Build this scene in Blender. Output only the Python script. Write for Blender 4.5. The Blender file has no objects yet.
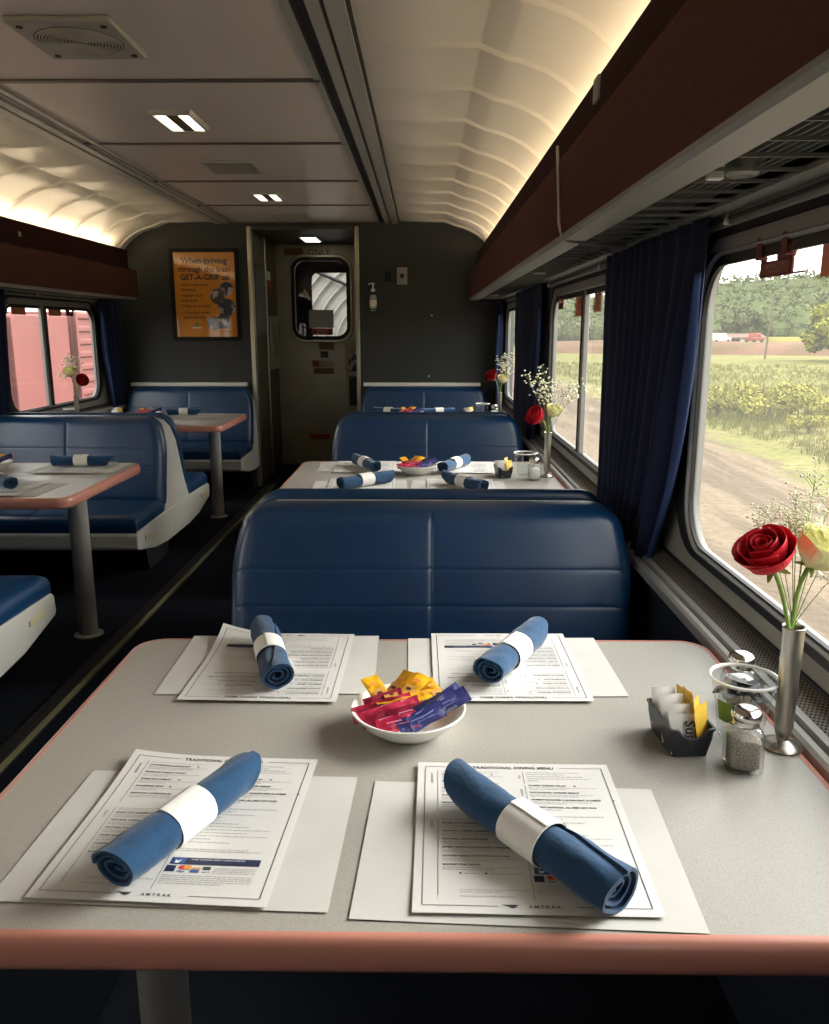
import bpy, bmesh, math, random
from math import sin, cos, pi, sqrt, exp, radians, atan2, floor
from mathutils import Vector, Matrix, noise

S = bpy.context.scene
COL = S.collection
rnd = random.Random(11)
S.view_settings.view_transform = 'Standard'
S.view_settings.look = 'None'
S.view_settings.gamma = 1.0
S.view_settings.use_curve_mapping = False
S.view_settings.exposure = 0.36
try:
    S.cycles.use_denoising = True
    S.cycles.max_bounces = 10
    S.cycles.diffuse_bounces = 5
    S.cycles.transparent_max_bounces = 24
    S.cycles.sample_clamp_indirect = 6.0
    S.cycles.use_light_tree = True
    S.cycles.caustics_reflective = False
    S.cycles.caustics_refractive = False
except Exception:
    pass

# ------------------------------------------------------------------ materials
def lin(c):
    c = c / 255.0
    return c / 12.92 if c <= 0.04045 else ((c + 0.055) / 1.055) ** 2.4

def rgb(r, g, b):
    return (lin(r), lin(g), lin(b), 1.0)

def rgo(r, g, b):
    c = rgb(r, g, b)
    return (c[0] * 0.80, c[1] * 0.80, c[2] * 0.80, 1.0)

MATS = {}
def mat(name, col, rough=0.5, metal=0.0, spec=0.5, coat=0.0, coat_rough=0.1, sheen=0.0,
        noise_amt=0.0, noise_scale=40.0, bump=0.0, bump_scale=200.0, bump_dist=0.001,
        emit=None, emit_s=0.0, subsurface=0.0, alt=None, alt_scale=20.0, alt_lo=0.45, alt_hi=0.6, stretch=None):
    if name in MATS:
        return MATS[name]
    m = bpy.data.materials.new(name)
    m.use_nodes = True
    nt = m.node_tree
    b = nt.nodes['Principled BSDF']
    b.inputs['Base Color'].default_value = col
    b.inputs['Roughness'].default_value = rough
    b.inputs['Metallic'].default_value = metal
    b.inputs['Specular IOR Level'].default_value = spec
    b.inputs['Coat Weight'].default_value = coat
    b.inputs['Coat Roughness'].default_value = coat_rough
    b.inputs['Sheen Weight'].default_value = sheen
    if emit:
        b.inputs['Emission Color'].default_value = emit
        b.inputs['Emission Strength'].default_value = emit_s
    tc = None
    def coords():
        nonlocal tc
        if tc is None:
            t = nt.nodes.new('ShaderNodeTexCoord')
            if stretch:
                mp = nt.nodes.new('ShaderNodeMapping')
                mp.inputs['Scale'].default_value = stretch
                nt.links.new(t.outputs['Object'], mp.inputs['Vector'])
                tc = mp.outputs['Vector']
            else:
                tc = t.outputs['Object']
        return tc
    src = None
    if alt is not None:
        n = nt.nodes.new('ShaderNodeTexNoise')
        n.inputs['Scale'].default_value = alt_scale
        n.inputs['Detail'].default_value = 4
        nt.links.new(coords(), n.inputs['Vector'])
        r = nt.nodes.new('ShaderNodeMapRange')
        r.inputs['From Min'].default_value = alt_lo
        r.inputs['From Max'].default_value = alt_hi
        nt.links.new(n.outputs['Fac'], r.inputs['Value'])
        mx = nt.nodes.new('ShaderNodeMix')
        mx.data_type = 'RGBA'
        mx.inputs['A'].default_value = col
        mx.inputs['B'].default_value = alt
        nt.links.new(r.outputs['Result'], mx.inputs['Factor'])
        src = mx.outputs['Result']
    if noise_amt:
        n = nt.nodes.new('ShaderNodeTexNoise')
        n.inputs['Scale'].default_value = noise_scale
        n.inputs['Detail'].default_value = 3
        nt.links.new(coords(), n.inputs['Vector'])
        r = nt.nodes.new('ShaderNodeMapRange')
        r.inputs['From Min'].default_value = 0.3
        r.inputs['From Max'].default_value = 0.7
        r.inputs['To Min'].default_value = 1 - noise_amt
        r.inputs['To Max'].default_value = 1 + noise_amt
        nt.links.new(n.outputs['Fac'], r.inputs['Value'])
        mx = nt.nodes.new('ShaderNodeVectorMath')
        mx.operation = 'SCALE'
        if src:
            nt.links.new(src, mx.inputs[0])
        else:
            mx.inputs[0].default_value = col[:3]
        nt.links.new(r.outputs['Result'], mx.inputs['Scale'])
        src = mx.outputs['Vector']
    if src:
        nt.links.new(src, b.inputs['Base Color'])
    if bump:
        n = nt.nodes.new('ShaderNodeTexNoise')
        n.inputs['Scale'].default_value = bump_scale
        n.inputs['Detail'].default_value = 3
        nt.links.new(coords(), n.inputs['Vector'])
        bp = nt.nodes.new('ShaderNodeBump')
        bp.inputs['Strength'].default_value = bump
        bp.inputs['Distance'].default_value = bump_dist
        nt.links.new(n.outputs['Fac'], bp.inputs['Height'])
        nt.links.new(bp.outputs['Normal'], b.inputs['Normal'])
    MATS[name] = m
    return m

def glass_mat(name, tint=(1, 1, 1, 1), haze=0.0, haze_col=(0.8, 0.8, 0.75, 1), ior=1.45, rough=0.02, refl=1.0):
    m = bpy.data.materials.new(name)
    m.use_nodes = True
    nt = m.node_tree
    nt.nodes.remove(nt.nodes['Principled BSDF'])
    out = nt.nodes['Material Output']
    tr = nt.nodes.new('ShaderNodeBsdfTransparent'); tr.inputs['Color'].default_value = tint
    gl = nt.nodes.new('ShaderNodeBsdfGlossy'); gl.inputs['Roughness'].default_value = rough
    # two sided Schlick reflectance
    ge = nt.nodes.new('ShaderNodeNewGeometry')
    dp = nt.nodes.new('ShaderNodeVectorMath'); dp.operation = 'DOT_PRODUCT'
    nt.links.new(ge.outputs['Normal'], dp.inputs[0]); nt.links.new(ge.outputs['Incoming'], dp.inputs[1])
    def mm(op, a, bv):
        n = nt.nodes.new('ShaderNodeMath'); n.operation = op
        for i, v in enumerate((a, bv)):
            if v is None: continue
            if isinstance(v, (int, float)): n.inputs[i].default_value = v
            else: nt.links.new(v, n.inputs[i])
        return n
    ab = mm('ABSOLUTE', dp.outputs['Value'], None)
    mu = mm('MULTIPLY', mm('ADD', mm('MULTIPLY', mm('POWER', mm('SUBTRACT', 1.0, ab.outputs[0]).outputs[0], 5.0).outputs[0], 0.94).outputs[0], 0.04).outputs[0], refl)
    mx = nt.nodes.new('ShaderNodeMixShader')
    nt.links.new(mu.outputs['Value'], mx.inputs['Fac'])
    nt.links.new(tr.outputs['BSDF'], mx.inputs[1])
    nt.links.new(gl.outputs['BSDF'], mx.inputs[2])
    last = mx
    if haze:  # translucent share mixed into the glass to imitate distance haze
        tl = nt.nodes.new('ShaderNodeBsdfTranslucent'); tl.inputs['Color'].default_value = haze_col
        m2 = nt.nodes.new('ShaderNodeMixShader'); m2.inputs['Fac'].default_value = haze
        nt.links.new(last.outputs['Shader'], m2.inputs[1])
        nt.links.new(tl.outputs['BSDF'], m2.inputs[2])
        last = m2
    nt.links.new(last.outputs['Shader'], out.inputs['Surface'])
    MATS[name] = m
    return m

M = MATS
mat('laminate', rgb(160, 157, 149), 0.40, noise_amt=0.16, noise_scale=520, coat=0.15, coat_rough=0.3)
mat('edge_band', rgb(196, 133, 117), 0.35, coat=0.2)
mat('steel', rgb(190, 187, 181), 0.3, metal=0.6, noise_amt=0.06, noise_scale=60, stretch=(1, 1, 0.02))
mat('vinyl', rgb(15, 58, 98), 0.34, spec=0.55, coat=0.25, coat_rough=0.25, bump=0.25, bump_scale=450, bump_dist=0.0006, noise_amt=0.06, noise_scale=9)
mat('shell', rgb(205, 205, 198), 0.5, noise_amt=0.03, noise_scale=12)
mat('cream', rgb(214, 205, 160), 0.5)
mat('dark_base', rgb(24, 24, 26), 0.7)
mat('carpet', rgb(29, 34, 43), 0.95, spec=0.1, bump=0.6, bump_scale=700, bump_dist=0.004, alt=rgb(34, 38, 46), alt_scale=300)
mat('aisle_carpet', rgb(20, 25, 34), 0.95, spec=0.1, bump=0.6, bump_scale=700, bump_dist=0.004)
mat('strip_black', rgb(16, 17, 18), 0.6)
mat('strip_yellow', rgb(118, 116, 84), 0.5)
mat('wall_dark', rgb(45, 49, 48), 0.55, noise_amt=0.05, noise_scale=5)
mat('wall_navy', rgb(26, 34, 48), 0.7)
mat('wall_panel', rgb(158, 158, 150), 0.5, noise_amt=0.03, noise_scale=6)
mat('ceiling', rgb(228, 220, 211), 0.36, spec=0.45, coat=0.15, coat_rough=0.2, noise_amt=0.03, noise_scale=3)
mat('seam', rgb(120, 112, 104), 0.4, metal=0.6)
mat('cove', rgb(228, 222, 210), 0.32, coat=0.15, coat_rough=0.25, noise_amt=0.02, noise_scale=4)
mat('aluminium', rgb(150, 148, 142), 0.38, metal=0.85, noise_amt=0.08, noise_scale=30, stretch=(1, 0.05, 1))
mat('rail_light', rgb(188, 188, 182), 0.45, metal=0.5, noise_amt=0.08, noise_scale=20, stretch=(1, 0.05, 1))
mat('rail_dark', rgb(52, 48, 45), 0.5, metal=0.4)
mat('rack_rail', rgb(150, 152, 146), 0.5, metal=0.3)
mat('rack_dark', rgb(54, 56, 57), 0.6)
mat('rack_bar', rgb(116, 118, 114), 0.5)
mat('gasket', rgb(22, 24, 26), 0.5)
mat('frame_grey', rgb(150, 149, 146), 0.45, metal=0.3)
mat('white_plastic', rgb(232, 231, 226), 0.4)
mat('black_plastic', rgb(24, 26, 29), 0.35)
mat('caddy_black', rgb(40, 43, 48), 0.4, noise_amt=0.05, noise_scale=50)
mat('chrome', rgb(215, 213, 208), 0.16, metal=1.0)
mat('brushed', rgb(176, 172, 164), 0.3, metal=1.0, noise_amt=0.1, noise_scale=60, stretch=(1, 1, 0.03))
mat('menu_paper', rgb(208, 207, 204), 0.65, noise_amt=0.015, noise_scale=8)
mat('mat_paper', rgb(192, 191, 186), 0.75, noise_amt=0.035, noise_scale=14, bump=0.25, bump_scale=18, bump_dist=0.002)
mat('ink_dark', rgb(58, 58, 66), 0.7)
mat('ink_grey', rgb(142, 142, 146), 0.7)
mat('ink_line', rgb(120, 120, 124), 0.7)
mat('ink_navy', rgb(34, 42, 72), 0.6)
mat('ink_red', rgb(206, 58, 52), 0.6)
mat('ink_orange', rgb(226, 150, 60), 0.6)
mat('ink_blue', rgb(52, 90, 150), 0.6)
mat('ink_green', rgb(40, 70, 60), 0.6)
mat('ink_white', rgb(236, 236, 236), 0.6)
mat('napkin', rgb(30, 68, 103), 0.85, sheen=0.2, spec=0.2, bump=0.55, bump_scale=38, bump_dist=0.006, noise_amt=0.10, noise_scale=60, stretch=(0.6, 1, 1))
mat('band', rgb(236, 235, 230), 0.6)
mat('ceramic', rgb(232, 231, 226), 0.3, coat=0.3)
mat('pk_yellow', rgb(232, 176, 30), 0.38, coat=0.3, noise_amt=0.08, noise_scale=60, bump=0.4, bump_scale=90, bump_dist=0.002)
mat('pk_red', rgb(190, 36, 74), 0.35, coat=0.35, alt=rgb(226, 120, 150), alt_scale=70, alt_lo=0.55, alt_hi=0.62, bump=0.5, bump_scale=90, bump_dist=0.002)
mat('pk_blue', rgb(36, 40, 104), 0.32, coat=0.4, alt=rgb(110, 116, 170), alt_scale=60, alt_lo=0.6, alt_hi=0.66, bump=0.5, bump_scale=90, bump_dist=0.002)
mat('pk_red_b', rgb(138, 20, 52), 0.35, coat=0.35, bump=0.5, bump_scale=90, bump_dist=0.002)
mat('pk_blue_b', rgb(20, 22, 66), 0.32, coat=0.4, bump=0.5, bump_scale=90, bump_dist=0.002)
mat('pk_yellow_b', rgb(208, 148, 18), 0.38, coat=0.3, bump=0.4, bump_scale=90, bump_dist=0.002)
mat('pk_pink', rgb(232, 130, 160), 0.4)
mat('pk_pale', rgb(104, 112, 170), 0.4)
mat('pk_white', rgb(238, 236, 230), 0.5, noise_amt=0.02, noise_scale=60)
mat('pk_sweet', rgb(234, 190, 62), 0.5, noise_amt=0.05, noise_scale=80)
mat('pk_black', rgb(30, 31, 36), 0.35, alt=rgb(160, 162, 168), alt_scale=55, alt_lo=0.6, alt_hi=0.63)
mat('pk_tan', rgb(205, 150, 70), 0.5)
mat('salt', rgb(240, 240, 238), 0.8)
mat('pepper', rgb(160, 152, 140), 0.9, alt=rgb(98, 90, 82), alt_scale=800, alt_lo=0.45, alt_hi=0.55)
mat('logo_green', rgb(112, 150, 70), 0.5)
mat('valance', rgb(94, 60, 57), 0.95, spec=0.1, bump=0.6, bump_scale=500, bump_dist=0.003, noise_amt=0.12, noise_scale=160, stretch=(1, 0.25, 1))
mat('valance_dark', rgb(56, 34, 34), 0.95, spec=0.1, noise_amt=0.1, noise_scale=160)
mat('curtain', rgb(22, 32, 62), 0.85, sheen=0.1, spec=0.2, noise_amt=0.06, noise_scale=60)
mat('curtain_lining', rgb(52, 70, 114), 0.8, spec=0.2, noise_amt=0.06, noise_scale=120)
mat('poster_orange', rgb(226, 148, 36), 0.45, coat=0.8, coat_rough=0.05, noise_amt=0.06, noise_scale=6)
mat('poster_ink', rgb(70, 36, 24), 0.5, coat=0.8, coat_rough=0.05)
mat('photo_a', rgb(58, 62, 92), 0.5, alt=rgb(190, 182, 176), alt_scale=16, alt_lo=0.5, alt_hi=0.56, coat=0.8, coat_rough=0.05)
mat('photo_b', rgb(84, 80, 76), 0.5, alt=rgb(200, 190, 200), alt_scale=19, alt_lo=0.52, alt_hi=0.6, coat=0.8, coat_rough=0.05)
mat('frame_black', rgb(11, 9, 8), 0.5, spec=0.3)
mat('steel_door', rgb(176, 172, 154), 0.36, metal=0.4, noise_amt=0.12, noise_scale=4)
mat('recess_dark', rgb(84, 82, 73), 0.45, metal=0.3, noise_amt=0.08, noise_scale=5)
mat('post', rgb(190, 184, 164), 0.3, metal=0.8)
mat('sticker_brown', rgb(120, 92, 66), 0.5)
mat('sticker_red', rgb(172, 62, 44), 0.5)
mat('sticker_tan', rgb(176, 164, 130), 0.5)
mat('sticker_orange', rgb(240, 136, 92), 0.5)
mat('handle_red', rgb(112, 48, 44), 0.5)
mat('handle_plate', rgb(150, 84, 64), 0.5)
mat('rose_red', rgb(200, 5, 34), 0.55, sheen=0.05, spec=0.3, noise_amt=0.12, noise_scale=70)
mat('rose_white', rgb(238, 236, 176), 0.5, sheen=0.2, spec=0.3, noise_amt=0.06, noise_scale=60)
mat('stem', rgb(122, 150, 66), 0.5, noise_amt=0.12, noise_scale=60)
mat('stem_thin', rgb(150, 160, 100), 0.6)
mat('blossom', rgb(240, 238, 214), 0.7)
mat('lamp_glow', rgb(255, 236, 200), 0.5, emit=(1.0, 0.92, 0.74, 1), emit_s=2.2)
mat('cove_tube', rgb(255, 236, 200), 0.5, emit=(1.0, 0.80, 0.53, 1), emit_s=17.5)
mat('lamp_brown', rgb(120, 100, 66), 0.4, metal=0.4)
mat('vent_grey', rgb(180, 180, 170), 0.5, metal=0.3)
mat('hole', rgb(30, 29, 27), 0.8)
glass_mat('window_glass', (0.93, 0.94, 0.92, 1), haze=0.055, refl=0.6)  # pane carries a pale veil in place of haze over the landscape
glass_mat('clear_plastic', (0.93, 0.95, 0.95, 1), refl=1.0)
glass_mat('jar_glass', (0.90, 0.91, 0.90, 1), refl=1.3)
mat('gel', rgb(176, 186, 188), 0.3)
mat('pk_silver', rgb(196, 196, 194), 0.4, alt=rgb(120, 122, 128), alt_scale=60, alt_lo=0.55, alt_hi=0.6)
glass_mat('door_glass', (0.85, 0.86, 0.84, 1))
# outside
mat('boxcar_red', rgo(126, 60, 55), 0.6, noise_amt=0.08, noise_scale=1.3)
mat('boxcar_dark', rgo(60, 40, 38), 0.7)
mat('far_tree', rgo(104, 116, 74), 0.9, spec=0.1, alt=rgo(108, 118, 78), alt_scale=0.35, alt_lo=0.4, alt_hi=0.6)
mat('near_tree', rgo(156, 158, 70), 0.9, spec=0.1, alt=rgo(128, 134, 60), alt_scale=1.2)
mat('bush', rgo(176, 172, 88), 0.9, spec=0.1, alt=rgo(140, 142, 64), alt_scale=4)
mat('grass_blade', rgo(122, 124, 62), 0.9, spec=0.1, alt=rgo(140, 135, 82), alt_scale=0.7)
mat('hill_ground', rgo(96, 100, 62), 0.95, spec=0.1)
mat('wood_pole', rgo(110, 98, 88), 0.8)
mat('bank', rgo(126, 96, 78), 0.95, spec=0.1, alt=rgo(108, 88, 62), alt_scale=0.15)
mat('field_yellow', rgo(132, 126, 62), 0.95, spec=0.1)
mat('far_white', rgo(196, 194, 186), 0.7)
mat('far_roof', rgo(118, 88, 76), 0.8)
mat('tractor', rgo(150, 70, 46), 0.6)
mat('car_steel', rgo(140, 142, 142), 0.4, metal=0.4)

def ribbed(m, scale=60.0, axis='Y', strength=0.4, dist=0.003):
    """corduroy rib: a wave bump running along one axis"""
    nt = m.node_tree
    b = nt.nodes['Principled BSDF']
    t = nt.nodes.new('ShaderNodeTexCoord')
    w = nt.nodes.new('ShaderNodeTexWave')
    w.bands_direction = axis
    w.inputs['Scale'].default_value = scale
    w.inputs['Distortion'].default_value = 0.4
    nt.links.new(t.outputs['Object'], w.inputs['Vector'])
    bp = nt.nodes.new('ShaderNodeBump')
    bp.inputs['Strength'].default_value = strength
    bp.inputs['Distance'].default_value = dist
    nt.links.new(w.outputs['Fac'], bp.inputs['Height'])
    nt.links.new(bp.outputs['Normal'], b.inputs['Normal'])
ribbed(M['valance'], 46, 'Z', 0.22, 0.002)

def perforated():
    m = bpy.data.materials.new('perforated')
    m.use_nodes = True
    nt = m.node_tree
    b = nt.nodes['Principled BSDF']
    b.inputs['Metallic'].default_value = 0.5
    b.inputs['Roughness'].default_value = 0.45
    t = nt.nodes.new('ShaderNodeTexCoord')
    sp = nt.nodes.new('ShaderNodeSeparateXYZ')
    nt.links.new(t.outputs['Object'], sp.inputs[0])
    pitch = 0.0078
    def math_(op, a, bv=None):
        n = nt.nodes.new('ShaderNodeMath'); n.operation = op
        for i, v in enumerate((a, bv)):
            if v is None: continue
            if isinstance(v, (int, float)): n.inputs[i].default_value = v
            else: nt.links.new(v, n.inputs[i])
        return n.outputs[0]
    def cell(off):
        u = math_('ADD', math_('DIVIDE', sp.outputs['X'], pitch), off)
        v = math_('ADD', math_('DIVIDE', sp.outputs['Y'], pitch * 1.5), off)
        du = math_('SUBTRACT', math_('FRACT', u), 0.5)
        dv = math_('MULTIPLY', math_('SUBTRACT', math_('FRACT', v), 0.5), 1.5)
        return math_('SQRT', math_('ADD', math_('MULTIPLY', du, du), math_('MULTIPLY', dv, dv)))
    d = math_('MINIMUM', cell(0.0), cell(0.5))
    r = math_('GREATER_THAN', d, 0.27)
    mx = nt.nodes.new('ShaderNodeMix'); mx.data_type = 'RGBA'
    mx.inputs['A'].default_value = rgb(38, 36, 34)
    mx.inputs['B'].default_value = rgb(150, 145, 136)
    nt.links.new(r, mx.inputs['Factor'])
    nt.links.new(mx.outputs['Result'], b.inputs['Base Color'])
    MATS['perforated'] = m
perforated()

def ground_mat():
    m = bpy.data.materials.new('ground_soil')
    m.use_nodes = True
    nt = m.node_tree
    b = nt.nodes['Principled BSDF']
    b.inputs['Roughness'].default_value = 0.95
    b.inputs['Specular IOR Level'].default_value = 0.1
    t = nt.nodes.new('ShaderNodeTexCoord')
    sp = nt.nodes.new('ShaderNodeSeparateXYZ')
    nt.links.new(t.outputs['Object'], sp.inputs[0])
    def nz(scale, det=5, vec=None):
        n = nt.nodes.new('ShaderNodeTexNoise'); n.inputs['Scale'].default_value = scale; n.inputs['Detail'].default_value = det
        nt.links.new(vec if vec else t.outputs['Object'], n.inputs['Vector']); return n.outputs['Fac']
    def mixc(f, a, c):
        x = nt.nodes.new('ShaderNodeMix'); x.data_type = 'RGBA'
        nt.links.new(f, x.inputs['Factor'])
        for k, v in (('A', a), ('B', c)):
            if isinstance(v, tuple): x.inputs[k].default_value = v
            else: nt.links.new(v, x.inputs[k])
        return x.outputs['Result']
    def rng(v, a, c):
        r = nt.nodes.new('ShaderNodeMapRange'); r.inputs['From Min'].default_value = a; r.inputs['From Max'].default_value = c
        nt.links.new(v, r.inputs['Value']); return r.outputs['Result']
    mp = nt.nodes.new('ShaderNodeMapping'); mp.inputs['Scale'].default_value = (1.6, 0.12, 1)
    nt.links.new(t.outputs['Object'], mp.inputs['Vector'])
    tracks = rng(nz(1.3, 4, mp.outputs['Vector']), 0.42, 0.58)
    dirt = mixc(tracks, rgo(130, 113, 92), rgo(102, 87, 69))
    dirt = mixc(rng(nz(6, 6), 0.5, 0.75), dirt, rgo(98, 84, 68))
    grass = mixc(rng(nz(0.25, 6), 0.4, 0.6), rgo(116, 116, 58), rgo(136, 129, 78))
    grass = mixc(rng(nz(3.0, 6), 0.5, 0.7), grass, rgo(84, 92, 42))
    # edge between the track and the field wanders
    a = nt.nodes.new('ShaderNodeMath'); a.operation = 'MULTIPLY_ADD'
    nt.links.new(nz(0.35, 4), a.inputs[0]); a.inputs[1].default_value = 6.0
    nt.links.new(sp.outputs['X'], a.inputs[2])
    edge = rng(a.outputs[0], 13.2, 14.4)
    nt.links.new(mixc(edge, dirt, grass), b.inputs['Base Color'])
    bp = nt.nodes.new('ShaderNodeBump'); bp.inputs['Strength'].default_value = 0.7; bp.inputs['Distance'].default_value = 0.12
    nt.links.new(nz(4, 6), bp.inputs['Height']); nt.links.new(bp.outputs['Normal'], b.inputs['Normal'])
    MATS['ground_soil'] = m
ground_mat()

# ------------------------------------------------------------------ mesh builder
class MB:
    def __init__(self):
        self.v = []; self.f = []; self.m = []
    def add(self, vs, fs, m=0, X=None):
        o = len(self.v)
        for p in vs:
            p = Vector(p)
            self.v.append(X @ p if X is not None else p)
        for f in fs:
            self.f.append([i + o for i in f]); self.m.append(m)
        return self
    def box(self, x0, x1, y0, y1, z0, z1, m=0, X=None):
        vs = [(x0, y0, z0), (x1, y0, z0), (x1, y1, z0), (x0, y1, z0), (x0, y0, z1), (x1, y0, z1), (x1, y1, z1), (x0, y1, z1)]
        fs = [(0, 3, 2, 1), (4, 5, 6, 7), (0, 1, 5, 4), (1, 2, 6, 5), (2, 3, 7, 6), (3, 0, 4, 7)]
        return self.add(vs, fs, m, X)
    def loft(self, rings, m=0, closed=True, cap0=True, cap1=True, X=None):
        n = len(rings[0]); vs = [p for r in rings for p in r]; fs = []
        for i in range(len(rings) - 1):
            for j in range(n if closed else n - 1):
                k = (j + 1) % n
                fs.append((i * n + j, i * n + k, (i + 1) * n + k, (i + 1) * n + j))
        if closed and cap0: fs.append(tuple(range(n - 1, -1, -1)))
        if closed and cap1: fs.append(tuple((len(rings) - 1) * n + j for j in range(n)))
        return self.add(vs, fs, m, X)
    def lathe(self, prof, seg=24, m=0, X=None, cap0=True, cap1=True):
        rings = [[(r * cos(2 * pi * j / seg), r * sin(2 * pi * j / seg), z) for j in range(seg)] for r, z in prof]
        return self.loft(rings, m, True, cap0, cap1, X)
    def prism_y(self, pts, y0, y1, m=0, X=None):       # pts in (x, z)
        return self.loft([[(x, y0, z) for x, z in pts], [(x, y1, z) for x, z in pts]], m, True, True, True, X)
    def prism_x(self, pts, x0, x1, m=0, X=None):       # pts in (y, z)
        return self.loft([[(x0, y, z) for y, z in pts], [(x1, y, z) for y, z in pts]], m, True, True, True, X)
    def prism_z(self, pts, z0, z1, m=0, X=None):
        return self.loft([[(x, y, z0) for x, y in pts], [(x, y, z1) for x, y in pts]], m, True, True, True, X)
    def tube(self, pts, r, seg=8, m=0, X=None, r1=None):
        pts = [Vector(p) for p in pts]; rings = []
        n = len(pts)
        prev = None
        for i, p in enumerate(pts):
            t = (pts[min(i + 1, n - 1)] - pts[max(i - 1, 0)]).normalized()
            if prev is None:
                a = Vector((0, 0, 1)) if abs(t.z) < 0.9 else Vector((1, 0, 0))
                u = t.cross(a).normalized()
            else:
                u = (prev - t * prev.dot(t)).normalized()
            prev = u
            w = t.cross(u)
            rr = r if r1 is None else r + (r1 - r) * i / (n - 1)
            rings.append([p + (u * cos(2 * pi * j / seg) + w * sin(2 * pi * j / seg)) * rr for j in range(seg)])
        return self.loft(rings, m, True, True, True, X)
    def grid(self, fn, nu, nv, m=0, X=None, flip=False):
        vs = [fn(i / nu, j / nv) for j in range(nv + 1) for i in range(nu + 1)]
        fs = []
        for j in range(nv):
            for i in range(nu):
                a = j * (nu + 1) + i
                q = (a, a + 1, a + nu + 2, a + nu + 1)
                fs.append(q[::-1] if flip else q)
        return self.add(vs, fs, m, X)
    def sphere(self, c, r, seg=8, rings=5, m=0, sc=(1, 1, 1)):
        rs = []
        for i in range(1, rings):
            a = pi * i / rings
            rs.append([(c[0] + r * sc[0] * sin(a) * cos(2 * pi * j / seg), c[1] + r * sc[1] * sin(a) * sin(2 * pi * j / seg), c[2] + r * sc[2] * cos(a)) for j in range(seg)])
        return self.loft(rs, m)
    def text(self, s, size, loc=(0, 0, 0), rot=0.0, align='LEFT', m=0, bold=0.0, X=None, spacing=1.0, width=1.0):
        vs, fs = text_geo(s, size, align, bold, spacing)
        T = Matrix.Translation(loc) @ Matrix.Rotation(rot, 4, 'Z') @ Matrix.Diagonal((width, 1, 1, 1))
        if X is not None: T = X @ T
        return self.add(vs, fs, m, T)
    def build(self, name, mats, parent=None, smooth=40, bevel=0.0, bseg=2, sub=0, loc=None, recalc=True, solid=0.0):
        me = bpy.data.meshes.new(name)
        me.from_pydata([tuple(p) for p in self.v], [], self.f)
        if not isinstance(mats, (list, tuple)): mats = [mats]
        for k in mats: me.materials.append(M[k] if isinstance(k, str) else k)
        me.polygons.foreach_set('material_index', self.m)
        if recalc:
            bm = bmesh.new(); bm.from_mesh(me)
            bmesh.ops.recalc_face_normals(bm, faces=bm.faces)
            bm.to_mesh(me); bm.free()
        if smooth:
            me.polygons.foreach_set('use_smooth', [True] * len(me.polygons))
            if smooth < 180: me.set_sharp_from_angle(angle=radians(smooth))
        me.update()
        o = bpy.data.objects.new(name, me)
        COL.objects.link(o)
        if parent is not None: o.parent = parent
        if loc is not None: o.location = loc
        if bevel:
            b = o.modifiers.new('edge', 'BEVEL'); b.width = bevel; b.segments = bseg; b.limit_method = 'ANGLE'; b.angle_limit = radians(35)
            b.harden_normals = False
        if sub:
            s_ = o.modifiers.new('smooth', 'SUBSURF'); s_.levels = sub; s_.render_levels = sub
        if solid:
            s_ = o.modifiers.new('thickness', 'SOLIDIFY'); s_.thickness = solid; s_.offset = 0
        return o

TEXTS = {}
def text_geo(s, size, align, bold, spacing):
    k = (s, size, align, bold, spacing)
    if k in TEXTS: return TEXTS[k]
    cu = bpy.data.curves.new('lettering', 'FONT')
    cu.body = s; cu.size = size; cu.align_x = align; cu.resolution_u = 2
    cu.offset = bold * size; cu.space_character = spacing
    o = bpy.data.objects.new('lettering', cu); COL.objects.link(o)
    dg = bpy.context.evaluated_depsgraph_get(); dg.update()
    me = bpy.data.meshes.new_from_object(o.evaluated_get(dg))
    g = ([v.co.copy() for v in me.vertices], [tuple(p.vertices) for p in me.polygons])
    bpy.data.objects.remove(o); bpy.data.curves.remove(cu); bpy.data.meshes.remove(me)
    TEXTS[k] = g
    return g

def tag(o, label, cat, group=None, kind=None):
    if label: o['label'] = label
    if cat: o['category'] = cat
    if group: o['group'] = group
    if kind: o['kind'] = kind
    return o
def thing(name, label, cat, loc=(0, 0, 0), rotz=0.0, group=None):
    o = bpy.data.objects.new(name, None); COL.objects.link(o)
    o.empty_display_size = 0.05
    o.location = loc; o.rotation_euler = (0, 0, rotz)
    return tag(o, label, cat, group)
def copy_tree(o, parent=None):
    c = o.copy(); COL.objects.link(c)
    if parent is not None: c.parent = parent
    for ch in list(o.children): copy_tree(ch, c)
    return c
def dup(root, label, loc, rotz=None, group=None):
    c = copy_tree(root)
    c['label'] = label
    c.location = loc
    if rotz is not None: c.rotation_euler = (0, 0, rotz)
    if group: c['group'] = group
    return c
def struct(o, label=None):
    o['kind'] = 'structure'
    if label: o['label'] = label
    return o
def rrect(w, h, r, n=6):
    pts = []
    for cx, cy, a0 in ((w / 2 - r, h / 2 - r, 0), (-w / 2 + r, h / 2 - r, pi / 2), (-w / 2 + r, -h / 2 + r, pi), (w / 2 - r, -h / 2 + r, 3 * pi / 2)):
        for i in range(n + 1):
            a = a0 + pi / 2 * i / n
            pts.append((cx + r * cos(a), cy + r * sin(a)))
    return pts
# ------------------------------------------------------------------ the carriage shell
Y0, Y1 = -3.0, 6.55
XM = -0.895                                    # centre line of the carriage
MIR = Matrix.Translation((2 * XM, 0, 0)) @ Matrix.Diagonal((-1, 1, 1, 1))
IDN = Matrix.Identity(4)
GZ = -2.8

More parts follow.
